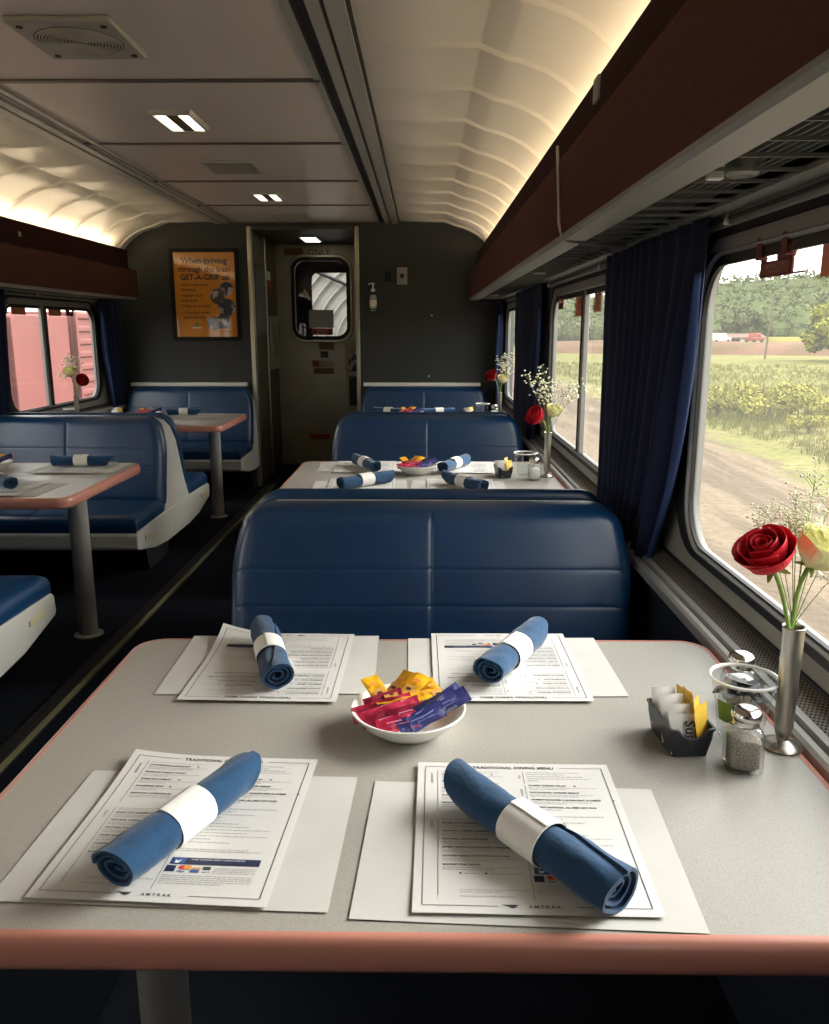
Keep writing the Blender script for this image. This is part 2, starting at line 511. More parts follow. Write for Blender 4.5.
f = MB(); f.box(-2.5, 0.7, Y0, 9.2, -0.08, 0.0)
struct(f.build('floor', 'carpet', smooth=0))
f = MB(); f.box(-1.2, -0.60, Y0, 7.68, 0.0, 0.004)
struct(f.build('trim_1', 'aisle_carpet', smooth=0))
f = MB(); f.prism_y([(-1.285, 0), (-1.275, 0.014), (-1.225, 0.014), (-1.205, 0.0)], Y0, 6.55)
struct(f.build('trim_2', 'strip_black', smooth=0))
f = MB(); f.prism_y([(-1.219, 0.0), (-1.219, 0.0165), (-1.211, 0.0155), (-1.209, 0.0)], Y0, 6.55)
struct(f.build('trim_3', 'strip_yellow', smooth=0))

# windows: far edges and length along the carriage
WLEN, WZ0, WZ1, WR = 1.31, 0.760, 1.392, 0.105
RIGHT_W = [6.22, 4.04, 1.868, -0.31]
LEFT_W = [6.09, 3.90, 1.71, -0.48]
def loop_yz(y0, y1, z0, z1, r, x, n=8):
    return [(x, (y0 + y1) / 2 + a, (z0 + z1) / 2 + b) for a, b in rrect(y1 - y0, z1 - z0, r, n)]

def holed_wall(name, fars, X):
    bm = bmesh.new()
    def skin(x, zlo, zhi):
        es = []
        def lp(pts):
            vs = [bm.verts.new(p) for p in pts]
            for i in range(len(vs)): es.append(bm.edges.new((vs[i], vs[(i + 1) % len(vs)])))
            return vs
        lp([(x, Y0, zlo), (x, Y1, zlo), (x, Y1, zhi), (x, Y0, zhi)])
        loops = [lp(loop_yz(f_ - WLEN, f_, WZ0, WZ1, WR, x)) for f_ in fars]
        bmesh.ops.triangle_fill(bm, edges=es, use_beauty=True)
        return loops
    a = skin(0.617, 0.60, 1.66); b = skin(0.640, -1.2, 2.2)
    for la, lb in zip(a, b):
        n = len(la)
        for i in range(n):
            bm.faces.new((la[i], la[(i + 1) % n], lb[(i + 1) % n], lb[i]))
    bmesh.ops.transform(bm, matrix=X, verts=bm.verts)
    bmesh.ops.recalc_face_normals(bm, faces=bm.faces)
    me = bpy.data.meshes.new(name); bm.to_mesh(me); bm.free()
    me.materials.append(M['wall_panel'])
    o = bpy.data.objects.new(name, me); COL.objects.link(o)
    return struct(o)

wn = 0
for side, fars, X in (('right', RIGHT_W, IDN), ('left', LEFT_W, MIR)):
    wall = holed_wall('wall_' + side, fars, X)
    low = MB(); low.box(0.578, 0.617, Y0, Y1, 0.0, 0.66, X=X)
    low.build('lower_panel', 'wall_navy', wall, smooth=0)
    top = MB(); top.box(0.602, 0.617, Y0, Y1, 1.44, 1.50, X=X)
    top.build('header_strip', 'wall_panel', wall, smooth=0, bevel=0.004)
    led = MB()
    led.prism_y([(0.544, 0.640), (0.544, 0.660), (0.549, 0.666), (0.559, 0.666), (0.561, 0.659), (0.565, 0.659), (0.566, 0.672), (0.578, 0.675), (0.580, 0.640)], Y0, Y1, X=X)
    struct(led.build('trim_%d' % (4 + wn), 'rail_light', smooth=30))
    wn += 1
    gr = MB(); gr.prism_y([(0.577, 0.660), (0.577, 0.676), (0.613, 0.692), (0.617, 0.692), (0.617, 0.66)], Y0, Y1, X=X)
    struct(gr.build('trim_%d' % (4 + wn), 'perforated', smooth=0))
    wn += 1
    gl = MB(); gl.box(0.612, 0.6185, Y0, Y1, 0.692, 0.699, X=X)
    struct(gl.build('trim_%d' % (4 + wn), 'gasket', smooth=0))
    wn += 1

def window(n, far, X, mullion=True):
    near = far - WLEN
    w = MB()
    def band(rings, m=0):
        w_ = MB(); w_.loft(rings, closed=True, cap0=False, cap1=False, X=X); return w_
    # bright metal reveal
    rv = band([loop_yz(near - 0.012, far + 0.012, WZ0 - 0.008, WZ1 + 0.010, WR + 0.01, 0.6125), loop_yz(near - 0.004, far + 0.004, WZ0 - 0.003, WZ1 + 0.004, WR, 0.606),
               loop_yz(near, far, WZ0, WZ1, WR, 0.608), loop_yz(near + 0.004, far - 0.004, WZ0 + 0.003, WZ1 - 0.003, WR, 0.616), loop_yz(near + 0.005, far - 0.005, WZ0 + 0.004, WZ1 - 0.004, WR, 0.628)])
    root = struct(rv.build('window_%d' % n, 'frame_grey', smooth=50))
    gk = band([loop_yz(near - 0.085, far + 0.085, WZ0 - 0.022, WZ1 + 0.052, WR + 0.05, 0.6165), loop_yz(near - 0.080, far + 0.080, WZ0 - 0.020, WZ1 + 0.048, WR + 0.05, 0.606),
               loop_yz(near - 0.004, far + 0.004, WZ0 - 0.004, WZ1 + 0.034, WR + 0.01, 0.605), loop_yz(near - 0.003, far + 0.003, WZ0 - 0.005, WZ1 + 0.032, WR + 0.01, 0.6165)])
    gk.build('gasket', 'gasket', root, smooth=50)
    hs = MB(); hs.box(0.6075, 0.6165, near + 0.03, far - 0.03, WZ1 + 0.006, WZ1 + 0.032, X=X)
    hs.build('head_strip', 'frame_grey', root, smooth=0)
    ik = band([loop_yz(near + 0.003, far - 0.003, WZ0 + 0.003, WZ1 - 0.003, WR, 0.622), loop_yz(near + 0.003, far - 0.003, WZ0 + 0.003, WZ1 - 0.003, WR, 0.613),
               loop_yz(near + 0.006, far - 0.006, WZ0 + 0.007, WZ1 - 0.022, WR, 0.613), loop_yz(near + 0.006, far - 0.006, WZ0 + 0.007, WZ1 - 0.022, WR, 0.622)])
    ik.build('inner_gasket', 'gasket', root, smooth=50)
    pn = MB()
    lo = loop_yz(near, far, WZ0, WZ1, WR, 0.625)
    pn.add(lo, [tuple(range(len(lo)))], X=X)
    pn.build('pane', 'window_glass', root, smooth=0)
    if mullion:
        mu = MB()
        mu.box(0.612, 0.630, far - 0.80, far - 0.745, WZ0 + 0.002, WZ1 - 0.002, X=X)
        mu.build('mullion', 'gasket', root, smooth=0, bevel=0.003)
        ms = MB(); ms.box(0.608, 0.628, far - 0.835, far - 0.80, WZ0 + 0.002, WZ1 - 0.002, X=X)
        ms.build('sash_stile', 'frame_grey', root, smooth=0, bevel=0.003)
    return root
k = 1
for far in RIGHT_W:
    window(k, far, IDN, mullion=(far != 1.868)); k += 1
for far in LEFT_W:
    window(k, far, MIR); k += 1

# roof and outer ends
f = MB(); f.box(-2.52, 0.73, Y0, 8.95, 2.16, 2.22)
struct(f.build('roof', 'car_steel', smooth=0))
f = MB(); f.box(-2.5, 0.7, Y0 - 0.06, Y0, -0.05, 2.2)
struct(f.build('wall_front', 'wall_dark', smooth=0))

# end wall with the door opening
DX0, DX1, DZ = -1.342, -0.511, 1.998
f = MB()
f.box(-2.5, DX0, Y1, Y1 + 0.05, 0, 2.2); f.box(DX1, 0.7, Y1, Y1 + 0.05, 0, 2.2); f.box(DX0, DX1, Y1, Y1 + 0.05, DZ, 2.2)
wb = struct(f.build('wall_back', 'wall_dark', smooth=0))
sc = MB()
for px, pz in ((-0.53, 1.35), (0.06, 1.35), (-0.51, 0.885), (0.04, 0.885)):
    sc.lathe([(0.008, 0), (0.008, 0.003), (0.005, 0.005)], 10, X=Matrix.Translation((px, Y1, pz)) @ Matrix.Rotation(pi / 2, 4, 'X'))
sc.build('wall_screw', 'rail_light', wb)

# ceiling centre panels, seams and rails
f = MB(); f.box(-1.60, -0.34, Y0, Y1, 2.04, 2.07)
struct(f.build('ceiling', 'ceiling', smooth=0))
tn = 10
for ys in (1.04, 1.98, 2.92, 3.85, 4.78, 5.67, 6.53):
    f = MB(); f.box(-1.60, -0.34, ys - 0.014, ys + 0.014, 2.034, 2.041)
    struct(f.build('trim_%d' % tn, 'seam', smooth=0, bevel=0.002)); tn += 1
def rail(X, tn):
    a = MB()
    a.prism_y([(-0.362, 2.06), (-0.362, 2.034), (-0.338, 2.034), (-0.338, 2.05), (-0.298, 2.05), (-0.298, 2.03), (-0.262, 2.03), (-0.262, 2.048), (-0.25, 2.048), (-0.25, 2.028), (-0.198, 2.028), (-0.198, 2.04), (-0.185, 2.045), (-0.185, 2.09), (-0.362, 2.09)], Y0, Y1, X=X)
    o = struct(a.build('trim_%d' % tn, 'rail_light', smooth=0))
    d = MB(); d.box(-0.337, -0.299, Y0, Y1, 2.046, 2.052, X=X); d.box(-0.261, -0.251, Y0, Y1, 2.044, 2.05, X=X)
    d.box(-0.335, -0.326, Y0, Y1, 2.036, 2.047, X=X); d.box(-0.198, -0.186, Y0, Y1, 2.036, 2.042, X=X)
    d.build('rail_groove', 'rail_dark', o, smooth=0)
rail(IDN, 20); rail(MIR, 21)

def cove(name, X):
    prof = [(-0.188, 2.046), (-0.165, 2.042), (0.0, 2.041), (0.155, 2.038), (0.165, 2.034), (0.228, 2.008), (0.24, 2.004), (0.29, 1.992), (0.348, 1.970), (0.40, 1.943), (0.45, 1.905), (0.50, 1.855), (0.54, 1.80), (0.575, 1.72), (0.60, 1.62), (0.61, 1.50)]
    nrm = []
    for i, (x, z) in enumerate(prof):
        x0, z0 = prof[max(0, i - 1)]; x1, z1 = prof[min(len(prof) - 1, i + 1)]
        dx, dz = x1 - x0, z1 - z0; l = sqrt(dx * dx + dz * dz)
        nrm.append((dz / l, -dx / l))
    ys = [(Y0, 0)]
    r = 2.61 - 0.427 * 13
    while r < Y1 - 0.05:
        if r > Y0 + 0.05:
            ys += [(r - 0.046, 0), (r - 0.034, 0.011), (r + 0.020, 0.011), (r + 0.030, 0.0)]
        r += 0.427
    ys.append((Y1, 0))
    rings = []
    for y, h in ys:
        ring = []
        for i, ((x, z), (nx, nz)) in enumerate(zip(prof, nrm)):
            e = h if i >= 2 else 0
            ring.append((x + nx * e, y, z + nz * e))
        rings.append(ring)
    c = MB(); c.loft(rings, closed=False, X=X)
    return struct(c.build(name, 'cove', smooth=28))
cove('ceiling_cove', IDN); cove('ceiling_cove', MIR)

# luggage racks
def luggage_rack(label, X, yend, lamps):
    root = thing('overhead_luggage_rack', label, 'luggage rack', tuple(X @ Vector((0.48, 2.0, 1.465))))
    off = Matrix.Translation(-(X @ Vector((0.48, 2.0, 1.465)))) @ X
    v = MB(); v.prism_y([(0.345, 1.472), (0.343, 1.500), (0.343, 1.650), (0.347, 1.666), (0.358, 1.670), (0.375, 1.670), (0.375, 1.472)], Y0, yend, X=off)
    v.build('valance', 'valance', root, smooth=30)
    u = MB(); u.prism_y([(0.372, 1.66), (0.402, 1.69), (0.402, 1.812), (0.410, 1.818), (0.425, 1.818), (0.425, 1.66)], Y0, yend, X=off)
    u.build('upper_lip', 'valance_dark', root, smooth=30)
    b = MB(); b.prism_y([(0.344, 1.466), (0.344, 1.474), (0.412, 1.474), (0.412, 1.462), (0.352, 1.460)], Y0, yend, X=off)
    b.build('bottom_rail', 'rack_rail', root, smooth=0)
    b = MB(); b.prism_y([(0.556, 1.466), (0.556, 1.474), (0.612, 1.474), (0.612, 1.466)], Y0, yend, X=off)
    b.build('wall_rail', 'rack_rail', root, smooth=0)
    d = MB(); d.box(0.405, 0.61, Y0, yend, 1.500, 1.512, X=off); d.box(0.42, 0.60, Y0, yend, 1.66, 1.672, X=off)
    d.build('shelf', 'rack_dark', root, smooth=0)
    g = MB()
    y = 0.2
    while y < yend:
        g.box(0.41, 0.56, y - 0.0018, y + 0.0018, 1.466, 1.471, X=off)
        y += 0.098
    for xx in (0.44, 0.455, 0.47, 0.485, 0.50, 0.515, 0.53, 0.545):
        g.box(xx - 0.0012, xx + 0.0012, 0.15, yend, 1.486, 1.500, X=off)
    g.build('grille', 'rack_bar', root, smooth=0)
    e = MB(); e.prism_y([(0.342, 1.46), (0.342, 1.672), (0.40, 1.69), (0.40, 1.82), (0.43, 1.82), (0.44, 1.66), (0.60, 1.60), (0.60, 1.46)], yend, yend + 0.02, X=off)
    e.build('end_cap', 'valance_dark', root, smooth=0, bevel=0.004)
    for ly in lamps:
        rl = MB(); T = off @ Matrix.Translation((0.470, ly, 1.470))
        rl.lathe([(0.010, 0.03), (0.024, 0.03), (0.025, -0.004), (0.020, -0.008), (0.017, 0.0), (0.012, 0.004)], 20, X=T)
        rl.build('reading_lamp', 'rack_rail', root)
        rl2 = MB(); rl2.box(-0.013, 0.013, -0.008, 0.008, -0.006, 0.03, X=off @ Matrix.Translation((0.452, ly + 0.065, 1.474)))
        rl2.build('lamp_button', 'white_plastic', root, bevel=0.003)
    return root, off
rr, off = luggage_rack('maroon carpeted overhead rack along the right side above the curtains and windows', IDN, 6.47, (1.30, 3.48, 5.65))
t = MB(); t.tube([(0.341, 2.262, 1.70), (0.340, 2.20, 1.56), (0.340, 2.18, 1.50), (0.345, 2.16, 1.468), (0.36, 2.17, 1.459), (0.45, 2.25, 1.459), (0.55, 2.34, 1.459)], 0.004, X=off)
t.build('divider_rod', 'rail_light', rr)
t = MB(); t.box(0.339, 0.345, 1.755, 1.80, 1.684, 1.730, X=off); t.build('seat_number_clip', 'rack_rail', rr, bevel=0.002)
rl, offl = luggage_rack('maroon carpeted overhead rack along the left side above the window with the red wagons', MIR, 6.28, (5.5,))
t = MB(); t.box(0.339, 0.3445, 4.02, 4.04, 1.48, 1.66, X=offl); t.build('joint_strip', 'rack_rail', rl, bevel=0.002)
t = MB(); t.box(0.399, 0.4025, 4.62, 4.65, 1.735, 1.76, X=offl); t.build('seat_number_clip', 'rack_rail', rl, bevel=0.002)

# the fluorescent tubes hidden behind the racks
for nm, X, ya, yb in (('right', IDN, -2.5, 6.3), ('left', MIR, -2.5, 6.3)):
    t = MB(); t.tube([(0.452, ya, 1.813), (0.452, yb, 1.813)], 0.009, 10, X=X)
    tag(t.build('fluorescent_tube', 'cove_tube'), 'long warm white lamp tube hidden behind the %s luggage rack lip' % nm, 'lamp')

# curtain rods
for nm, X in (('right', IDN), ('left', MIR)):
    r = MB(); r.tube([(0.597, -0.4, 1.454), (0.597, 6.27, 1.454)], 0.004, 8, X=X)
    o = tag(r.build('curtain_rod', 'rail_dark'), 'thin dark curtain rod above the %s windows' % nm, 'curtain rod')
    for y in (1.70, 2.9, 4.05, 5.2, 6.28):
        b = MB()
        b.lathe([(0.003, -0.006), (0.007, -0.005), (0.008, 0.0), (0.006, 0.006), (0.002, 0.010), (0.002, 0.022)], 10, X=X @ Matrix.Translation((0.594, y, 1.447)))
        b.build('rod_bracket', 'white_plastic', o)

# ------------------------------------------------------------------ door recess and door
DY = 7.70
f = MB(); f.box(DX0 - 0.05, DX0, Y1 + 0.05, DY, 0, 2.1); f.box(DX1, DX1 + 0.05, Y1 + 0.05, DY, 0, 2.1)
rw = struct(f.build('wall_recess', 'recess_dark', smooth=0))
f = MB(); f.box(DX0, DX1, Y1 + 0.05, DY, DZ - 0.01, 2.1); struct(f.build('ceiling_recess', 'recess_dark', smooth=0))
for i, (xa, xb) in enumerate(((DX0 - 0.012, DX0 + 0.02), (DX1 - 0.018, DX1 + 0.012))):
    f = MB(); f.box(xa, xb, Y1 - 0.015, Y1 + 0.06, 0, DZ + 0.012)
    struct(f.build('trim_%d' % (24 + i), 'post', smooth=0, bevel=0.005))
f = MB(); f.box(DX0 + 0.02, DX1 - 0.018, Y1 - 0.006, Y1 + 0.06, DZ - 0.010, DZ + 0.012); struct(f.build('trim_26', 'recess_dark', smooth=0, bevel=0.003))
f = MB(); f.box(DX0, DX0 + 0.02, 7.10, 7.14, 0, DZ - 0.01); struct(f.build('trim_27', 'post', smooth=0, bevel=0.005))
f = MB(); f.box(DX0, DX0 + 0.016, 6.66, 7.09, 0.02, 1.72); f.box(DX0, DX0 + 0.016, 6.66, 7.09, 1.75, 1.96)
f.build('service_panel', 'recess_dark', rw, smooth=0, bevel=0.004)
f = MB(); f.box(DX0, DX0 + 0.02, 7.26, 7.60, 0.90, 1.36); f.build('switch_cabinet', 'steel_door', rw, smooth=0, bevel=0.006)
f = MB(); f.box(DX0 + 0.02, DX0 + 0.026, 7.33, 7.40, 1.12, 1.30); f.box(DX0 + 0.02, DX0 + 0.028, 7.45, 7.49, 1.0, 1.2); f.build('switch_plate', 'frame_grey', rw, smooth=0)
f = MB(); f.box(DX0, DX0 + 0.004, 7.24, 7.40, 1.66, 1.73); f.build('white_notice', 'white_plastic', rw, smooth=0)
f = MB(); f.box(DX0, DX0 + 0.004, 7.26, 7.44, 1.58, 1.65); f.build('red_notice', 'sticker_red', rw, smooth=0)

# steel end door with its window
def door_loop(x0, x1, z0, z1, r, y, n=6):
    return [((x0 + x1) / 2 + a, y, (z0 + z1) / 2 + b) for a, b in rrect(x1 - x0, z1 - z0, r, n)]
GX0, GX1, G0, G1 = -1.175, -0.705, 1.185, 1.848
bm = bmesh.new(); es = []
def lp(pts):
    vs = [bm.verts.new(p) for p in pts]
    for i in range(len(vs)): es.append(bm.edges.new((vs[i], vs[(i + 1) % len(vs)])))
lp([(DX0, DY, 0), (DX1, DY, 0), (DX1, DY, 2.0), (DX0, DY, 2.0)]); lp(door_loop(GX0, GX1, G0, G1, 0.09, DY))
bmesh.ops.triangle_fill(bm, edges=es, use_beauty=True)
g = bmesh.ops.extrude_face_region(bm, geom=list(bm.faces))
bmesh.ops.translate(bm, verts=[v for v in g['geom'] if isinstance(v, bmesh.types.BMVert)], vec=(0, 0.04, 0))
bmesh.ops.recalc_face_normals(bm, faces=bm.faces)
me = bpy.data.meshes.new('door_1'); bm.to_mesh(me); bm.free(); me.materials.append(M['steel_door'])
door = bpy.data.objects.new('door_1', me); COL.objects.link(door); struct(door)
k_ = MB(); k_.loft([door_loop(GX0 - 0.035, GX1 + 0.035, G0 - 0.035, G1 + 0.035, 0.12, DY), door_loop(GX0 - 0.03, GX1 + 0.03, G0 - 0.03, G1 + 0.03, 0.115, DY - 0.018),
                    door_loop(GX0, GX1, G0, G1, 0.09, DY - 0.018), door_loop(GX0, GX1, G0, G1, 0.09, DY + 0.02)], cap0=False, cap1=False)
k_.build('window_gasket', 'gasket', door)
k_ = MB(); lo = door_loop(GX0, GX1, G0, G1, 0.09, DY + 0.018); k_.add(lo, [tuple(range(len(lo)))]); k_.build('window_pane', 'door_glass', door, smooth=0)
k_ = MB(); k_.loft([door_loop(GX0 - 0.06, GX1 + 0.06, G0 - 0.06, G1 + 0.06, 0.14, DY), door_loop(GX0 - 0.05, GX1 + 0.05, G0 - 0.05, G1 + 0.05, 0.13, DY - 0.012), door_loop(GX0 - 0.034, GX1 + 0.034, G0 - 0.034, G1 + 0.034, 0.12, DY - 0.012)], cap0=False, cap1=False)
k_.build('window_frame', 'post', door)
def sticker(name, x0, x1, z0, z1, m, parent=None, y=DY - 0.003, words=None, wm='ink_white', size=0.03):
    s = MB(); s.box(x0, x1, y, DY, z0, z1, 0)
    if words:
        s.text(words, size, ((x0 + x1) / 2, 0, 0), 0, 'CENTER', 1, 0.01, X=Matrix.Translation((0, y - 0.001, (z0 + z1) / 2 - size * 0.35)) @ Matrix.Rotation(pi / 2, 4, 'X'))
    return s.build(name, [m, wm], parent, smooth=0)
tag(sticker('door_sticker', -0.965, -0.825, 1.062, 1.125, 'sticker_brown'), 'brown and tan notice sticker just under the door window', 'sticker')
tag(sticker('door_sticker', -0.955, -0.885, 0.990, 1.048, 'black_plastic'), 'small black sticker below the brown one on the steel door', 'sticker')
o = tag(sticker('door_sticker', -1.035, -0.825, 0.905, 0.968, 'sticker_tan'), 'tan warning sticker with a red square on the steel door', 'sticker')
sticker('warning_square', -1.030, -0.972, 0.910, 0.963, 'sticker_red', o, DY - 0.005)
tag(sticker('door_sticker', -1.020, -0.835, 0.842, 0.895, 'sticker_brown'), 'reddish brown sticker lowest of the four under the door window', 'sticker')
o = tag(sticker('kick_plate', -1.214, -0.60, 0.10, 0.32, 'sticker_tan', words=None), 'pale green grey kick plate at the foot of the steel door', 'kick plate')
sticker('red_notice', -1.073, -0.885, 0.235, 0.282, 'sticker_red', o, DY - 0.005)
o = tag(sticker('door_sign', -1.072, -0.82, 1.892, 1.958, 'steel_door', words='ONLY', wm='ink_dark', size=0.075), 'lettered strip reading ONLY above the door window', 'sign')
tag(sticker('door_sign', -1.262, -1.09, 1.897, 1.958, 'sticker_brown'), 'dull red strip above the door window at its upper corner', 'sign')
# paper taped in the door window
p = MB(); p.box(-1.053, -0.828, DY + 0.006, DY + 0.010, 1.258, 1.420)
tag(p.build('paper_notice', 'mat_paper', smooth=0), 'grey white paper sheet taped inside the steel door window', 'paper')
p = MB(); p.box(-1.030, -0.838, DY + 0.004, DY + 0.009, 1.196, 1.256)
p.text('EXIT', 0.05, (0, 0, 0), 0, 'CENTER', 1, 0.01, X=Matrix.Translation((-0.934, DY + 0.003, 1.208)) @ Matrix.Rotation(pi / 2, 4, 'X'))
tag(p.build('window_sticker', ['sticker_red', 'sticker_tan'], smooth=0), 'red orange sticker below the paper in the door window', 'sticker')
# framed equipment niche beside the door
n_ = MB(); n_.box(-0.722, -0.52, DY - 0.02, DY, 0.50, 1.135)
nr = thing('equipment_niche', 'steel framed niche with a dark picture beside the end door', 'wall niche', (-0.62, DY, 0.82))
OFF = Matrix.Translation((0.62, -DY, -0.82))
for i_ in range(len(n_.v)): n_.v[i_] = OFF @ n_.v[i_]
n_.build('surround', 'sticker_tan', nr, smooth=0, bevel=0.006)
n_ = MB(); n_.box(-0.692, -0.54, DY - 0.024, DY - 0.015, 0.868, 1.05, X=OFF); n_.build('picture', 'photo_a', nr, smooth=0)
n_ = MB(); n_.box(-0.692, -0.54, DY - 0.024, DY - 0.015, 0.55, 0.82, X=OFF); n_.build('recess_panel', 'black_plastic', nr, smooth=0)
# vestibule behind the door
f = MB()
f.box(DX0 - 0.25, DX0 - 0.2, DY + 0.045, 9.0, 0, 2.1); f.box(DX1 + 0.2, DX1 + 0.25, DY + 0.045, 9.0, 0, 2.1); f.box(DX0 - 0.25, DX1 + 0.25, DY + 0.045, 9.0, 2.05, 2.1)
struct(f.build('wall_vestibule', 'wall_dark', smooth=0))
bm = bmesh.new(); es = []
lp([(DX0 - 0.25, 9.0, 0), (DX1 + 0.25, 9.0, 0), (DX1 + 0.25, 9.0, 2.1), (DX0 - 0.25, 9.0, 2.1)]); lp(door_loop(-1.19, -0.75, 1.10, 1.83, 0.07, 9.0))
bmesh.ops.triangle_fill(bm, edges=es, use_beauty=True)
me = bpy.data.meshes.new('wall_end'); bm.to_mesh(me); bm.free(); me.materials.append(M['wall_dark'])
struct_o = bpy.data.objects.new('wall_end', me); COL.objects.link(struct_o); struct(struct_o)
h = MB(); h.box(-2.2, 0.6, 10.6, 10.7, -1.5, 3.0, 0)
for kx in range(9):
    r0 = 0.5 + kx * 0.14
    h.tube([(-0.35 - r0 * cos(a), 10.57, 0.95 + r0 * sin(a)) for a in [pi * (0.02 + 0.5 * q / 14) for q in range(15)]], 0.02, 6, 1)
h.tube([(-1.35, 10.5, 1.95), (-0.35, 10.5, 1.53)], 0.022, 6, 2)
tag(h.build('carriage_end', ['far_white', 'frame_grey', 'gasket']), 'white ribbed end of the next carriage seen through the door window', 'train carriage')
# ceiling light in the recess
lt = thing('recess_light', 'small lit ceiling light above the end door', 'ceiling light', (-0.946, 7.15, DZ - 0.01))
f = MB(); f.box(-0.085, 0.085, -0.19, 0.19, -0.014, 0); f.build('lamp_frame', 'rail_light', lt, smooth=0, bevel=0.004)
f = MB(); f.box(-0.062, 0.062, -0.16, 0.16, -0.018, -0.012); f.build('diffuser', 'lamp_glow', lt, smooth=0)
# ------------------------------------------------------------------ ceiling fittings
CZ = 2.04
t = thing('ceiling_speaker', 'square grey speaker panel with a round ringed grille on the ceiling', 'speaker', (-0.962, 2.505, CZ))
f = MB(); f.box(-0.14, 0.14, -0.155, 0.155, -0.016, 0); pl_ = f.build('plate', 'vent_grey', t, smooth=0, bevel=0.004)
f = MB()
for k in range(13):
    r = 0.008 + k * 0.0085
    f.lathe([(r, -0.016), (r + 0.001, -0.0195), (r + 0.004, -0.0195), (r + 0.005, -0.016)], 36, cap0=False, cap1=False)
f.build('grille', 'vent_grey', t)
f = MB(); f.lathe([(0.118, -0.0164), (0.118, -0.0168)], 36); f.build('grille_backing', 'rail_dark', t, smooth=0)
for sx in (-1, 1):
    for sy in (-1, 1):
        f = MB(); f.lathe([(0.009, -0.0155), (0.009, -0.019), (0.004, -0.020)], 12, X=Matrix.Translation((sx * 0.112, sy * 0.118, 0))); f.build('screw', 'rail_dark', pl_)
for nm, y, lab in (('ceiling_vent', 4.37, 'grey louvred ceiling vent between the two lit ceiling lights'), ('ceiling_vent', 6.21, 'small grey ceiling vent nearest the end wall')):
    t = thing(nm, lab, 'vent', (-0.958, y, CZ))
    f = MB(); f.box(-0.128, 0.128, -0.15, 0.15, -0.012, 0); f.build('plate', 'rail_light', t, smooth=0, bevel=0.004)
    f = MB()
    for k in range(16):
        f.box(-0.1, 0.1, -0.12 + k * 0.0152, -0.113 + k * 0.0152, -0.015, -0.011)
    f.build('louvre', 'vent_grey', t, smooth=0)
    f = MB(); f.box(-0.104, 0.104, -0.125, 0.125, -0.0126, -0.0118); f.build('opening', 'rail_dark', t, smooth=0)
for y, lab in ((3.43, 'lit ceiling light with two bright strips behind the speaker panel'), (5.27, 'lit ceiling light farther along, before the end wall'), (1.60, 'ceiling light above the near table'), (-0.25, 'ceiling light behind the camera')):
    t = thing('ceiling_light', lab, 'ceiling light', (-0.950, y, CZ), 0, 'ceiling lights along the centre panels')
    f = MB(); f.loft([[(a, b, 0) for a, b in rrect(0.165, 0.285, 0.008, 3)], [(a, b, -0.018) for a, b in rrect(0.155, 0.275, 0.008, 3)], [(a, b, -0.018) for a, b in rrect(0.135, 0.255, 0.006, 3)], [(a, b, -0.010) for a, b in rrect(0.135, 0.255, 0.006, 3)]], cap1=False)
    fr_ = f.build('frame', 'rail_light', t, smooth=30)
    for xa in (-0.064, 0.024):
        f = MB(); f.box(xa, xa + 0.040, -0.122, 0.122, -0.014, -0.008); f.build('diffuser', 'lamp_glow', fr_, smooth=0)
    f = MB(); f.box(-0.022, 0.022, -0.124, 0.124, -0.015, -0.008); f.build('centre_panel', 'lamp_brown', t, smooth=0)

# ------------------------------------------------------------------ things on the end wall
PW = Matrix.Rotation(pi / 2, 4, 'X')          # x stays, y -> z, faces -Y
t = thing('framed_poster', 'orange safety poster in a black frame on the end wall', 'poster', (-1.691, Y1, 1.505))
W_, H_ = 0.53, 0.69
f = MB()
o_ = [(a, b) for a, b in rrect(W_, H_, 0.004, 2)]; i_ = [(a, b) for a, b in rrect(W_ - 0.056, H_ - 0.056, 0.002, 2)]
f.loft([[(a, 0, b) for a, b in o_], [(a, -0.026, b) for a, b in o_], [(a, -0.026, b) for a, b in i_], [(a, -0.010, b) for a, b in i_]], cap0=True, cap1=False)
f.build('frame', 'frame_black', t, smooth=0, bevel=0.003)
f = MB(); f.box(-W_ / 2 + 0.027, W_ / 2 - 0.027, -0.011, -0.004, -H_ / 2 + 0.027, H_ / 2 - 0.027)
P_ = Matrix.Translation((0, -0.0125, 0)) @ PW
f.text('When moving', 0.062, (0, 0.235, 0), 0, 'CENTER', 1, 0.022, X=P_)
f.text('through the train', 0.058, (0, 0.172, 0), 0, 'CENTER', 1, 0.022, X=P_)
f.text('GET-A-GRIP on', 0.058, (0, 0.112, 0), 0, 'CENTER', 1, 0.03, X=P_)
for q, s_ in enumerate(('Seat & aisle backs', 'Handrails', 'Luggage racks', 'Seat backs', 'Tables & counters')):
    f.text('\u2022 ' + s_, 0.030, (-0.205, 0.068 - q * 0.040, 0), 0, 'LEFT', 1, 0.014, X=P_)
f.text('\u2022 Overhead racks', 0.030, (-0.190, -0.142, 0), 0, 'LEFT', 1, 0.014, X=P_)
f.text('and handholds', 0.030, (-0.180, -0.178, 0), 0, 'LEFT', 1, 0.014, X=P_)
for q, (cx, cz, r, m) in enumerate(((0.165, 0.045, 0.052, 2), (0.095, -0.012, 0.060, 3), (0.160, -0.095, 0.068, 2), (0.130, -0.198, 0.058, 2), (0.055, -0.215, 0.052, 3))):
    f.lathe([(r, 0.0114), (r, 0.0122 + q * 0.0003)], 32, m, X=Matrix.Translation((cx, 0, cz)) @ PW)
f.add([(-0.105, -0.0125, -0.235), (-0.055, -0.0125, -0.235), (-0.08, -0.0125, -0.200)], [(0, 1, 2)], 4)
f.box(-0.115, -0.045, -0.0126, -0.011, -0.252, -0.243, 5)
f.box(0.10, 0.22, -0.0122, -0.011, -0.278, -0.274, 1)
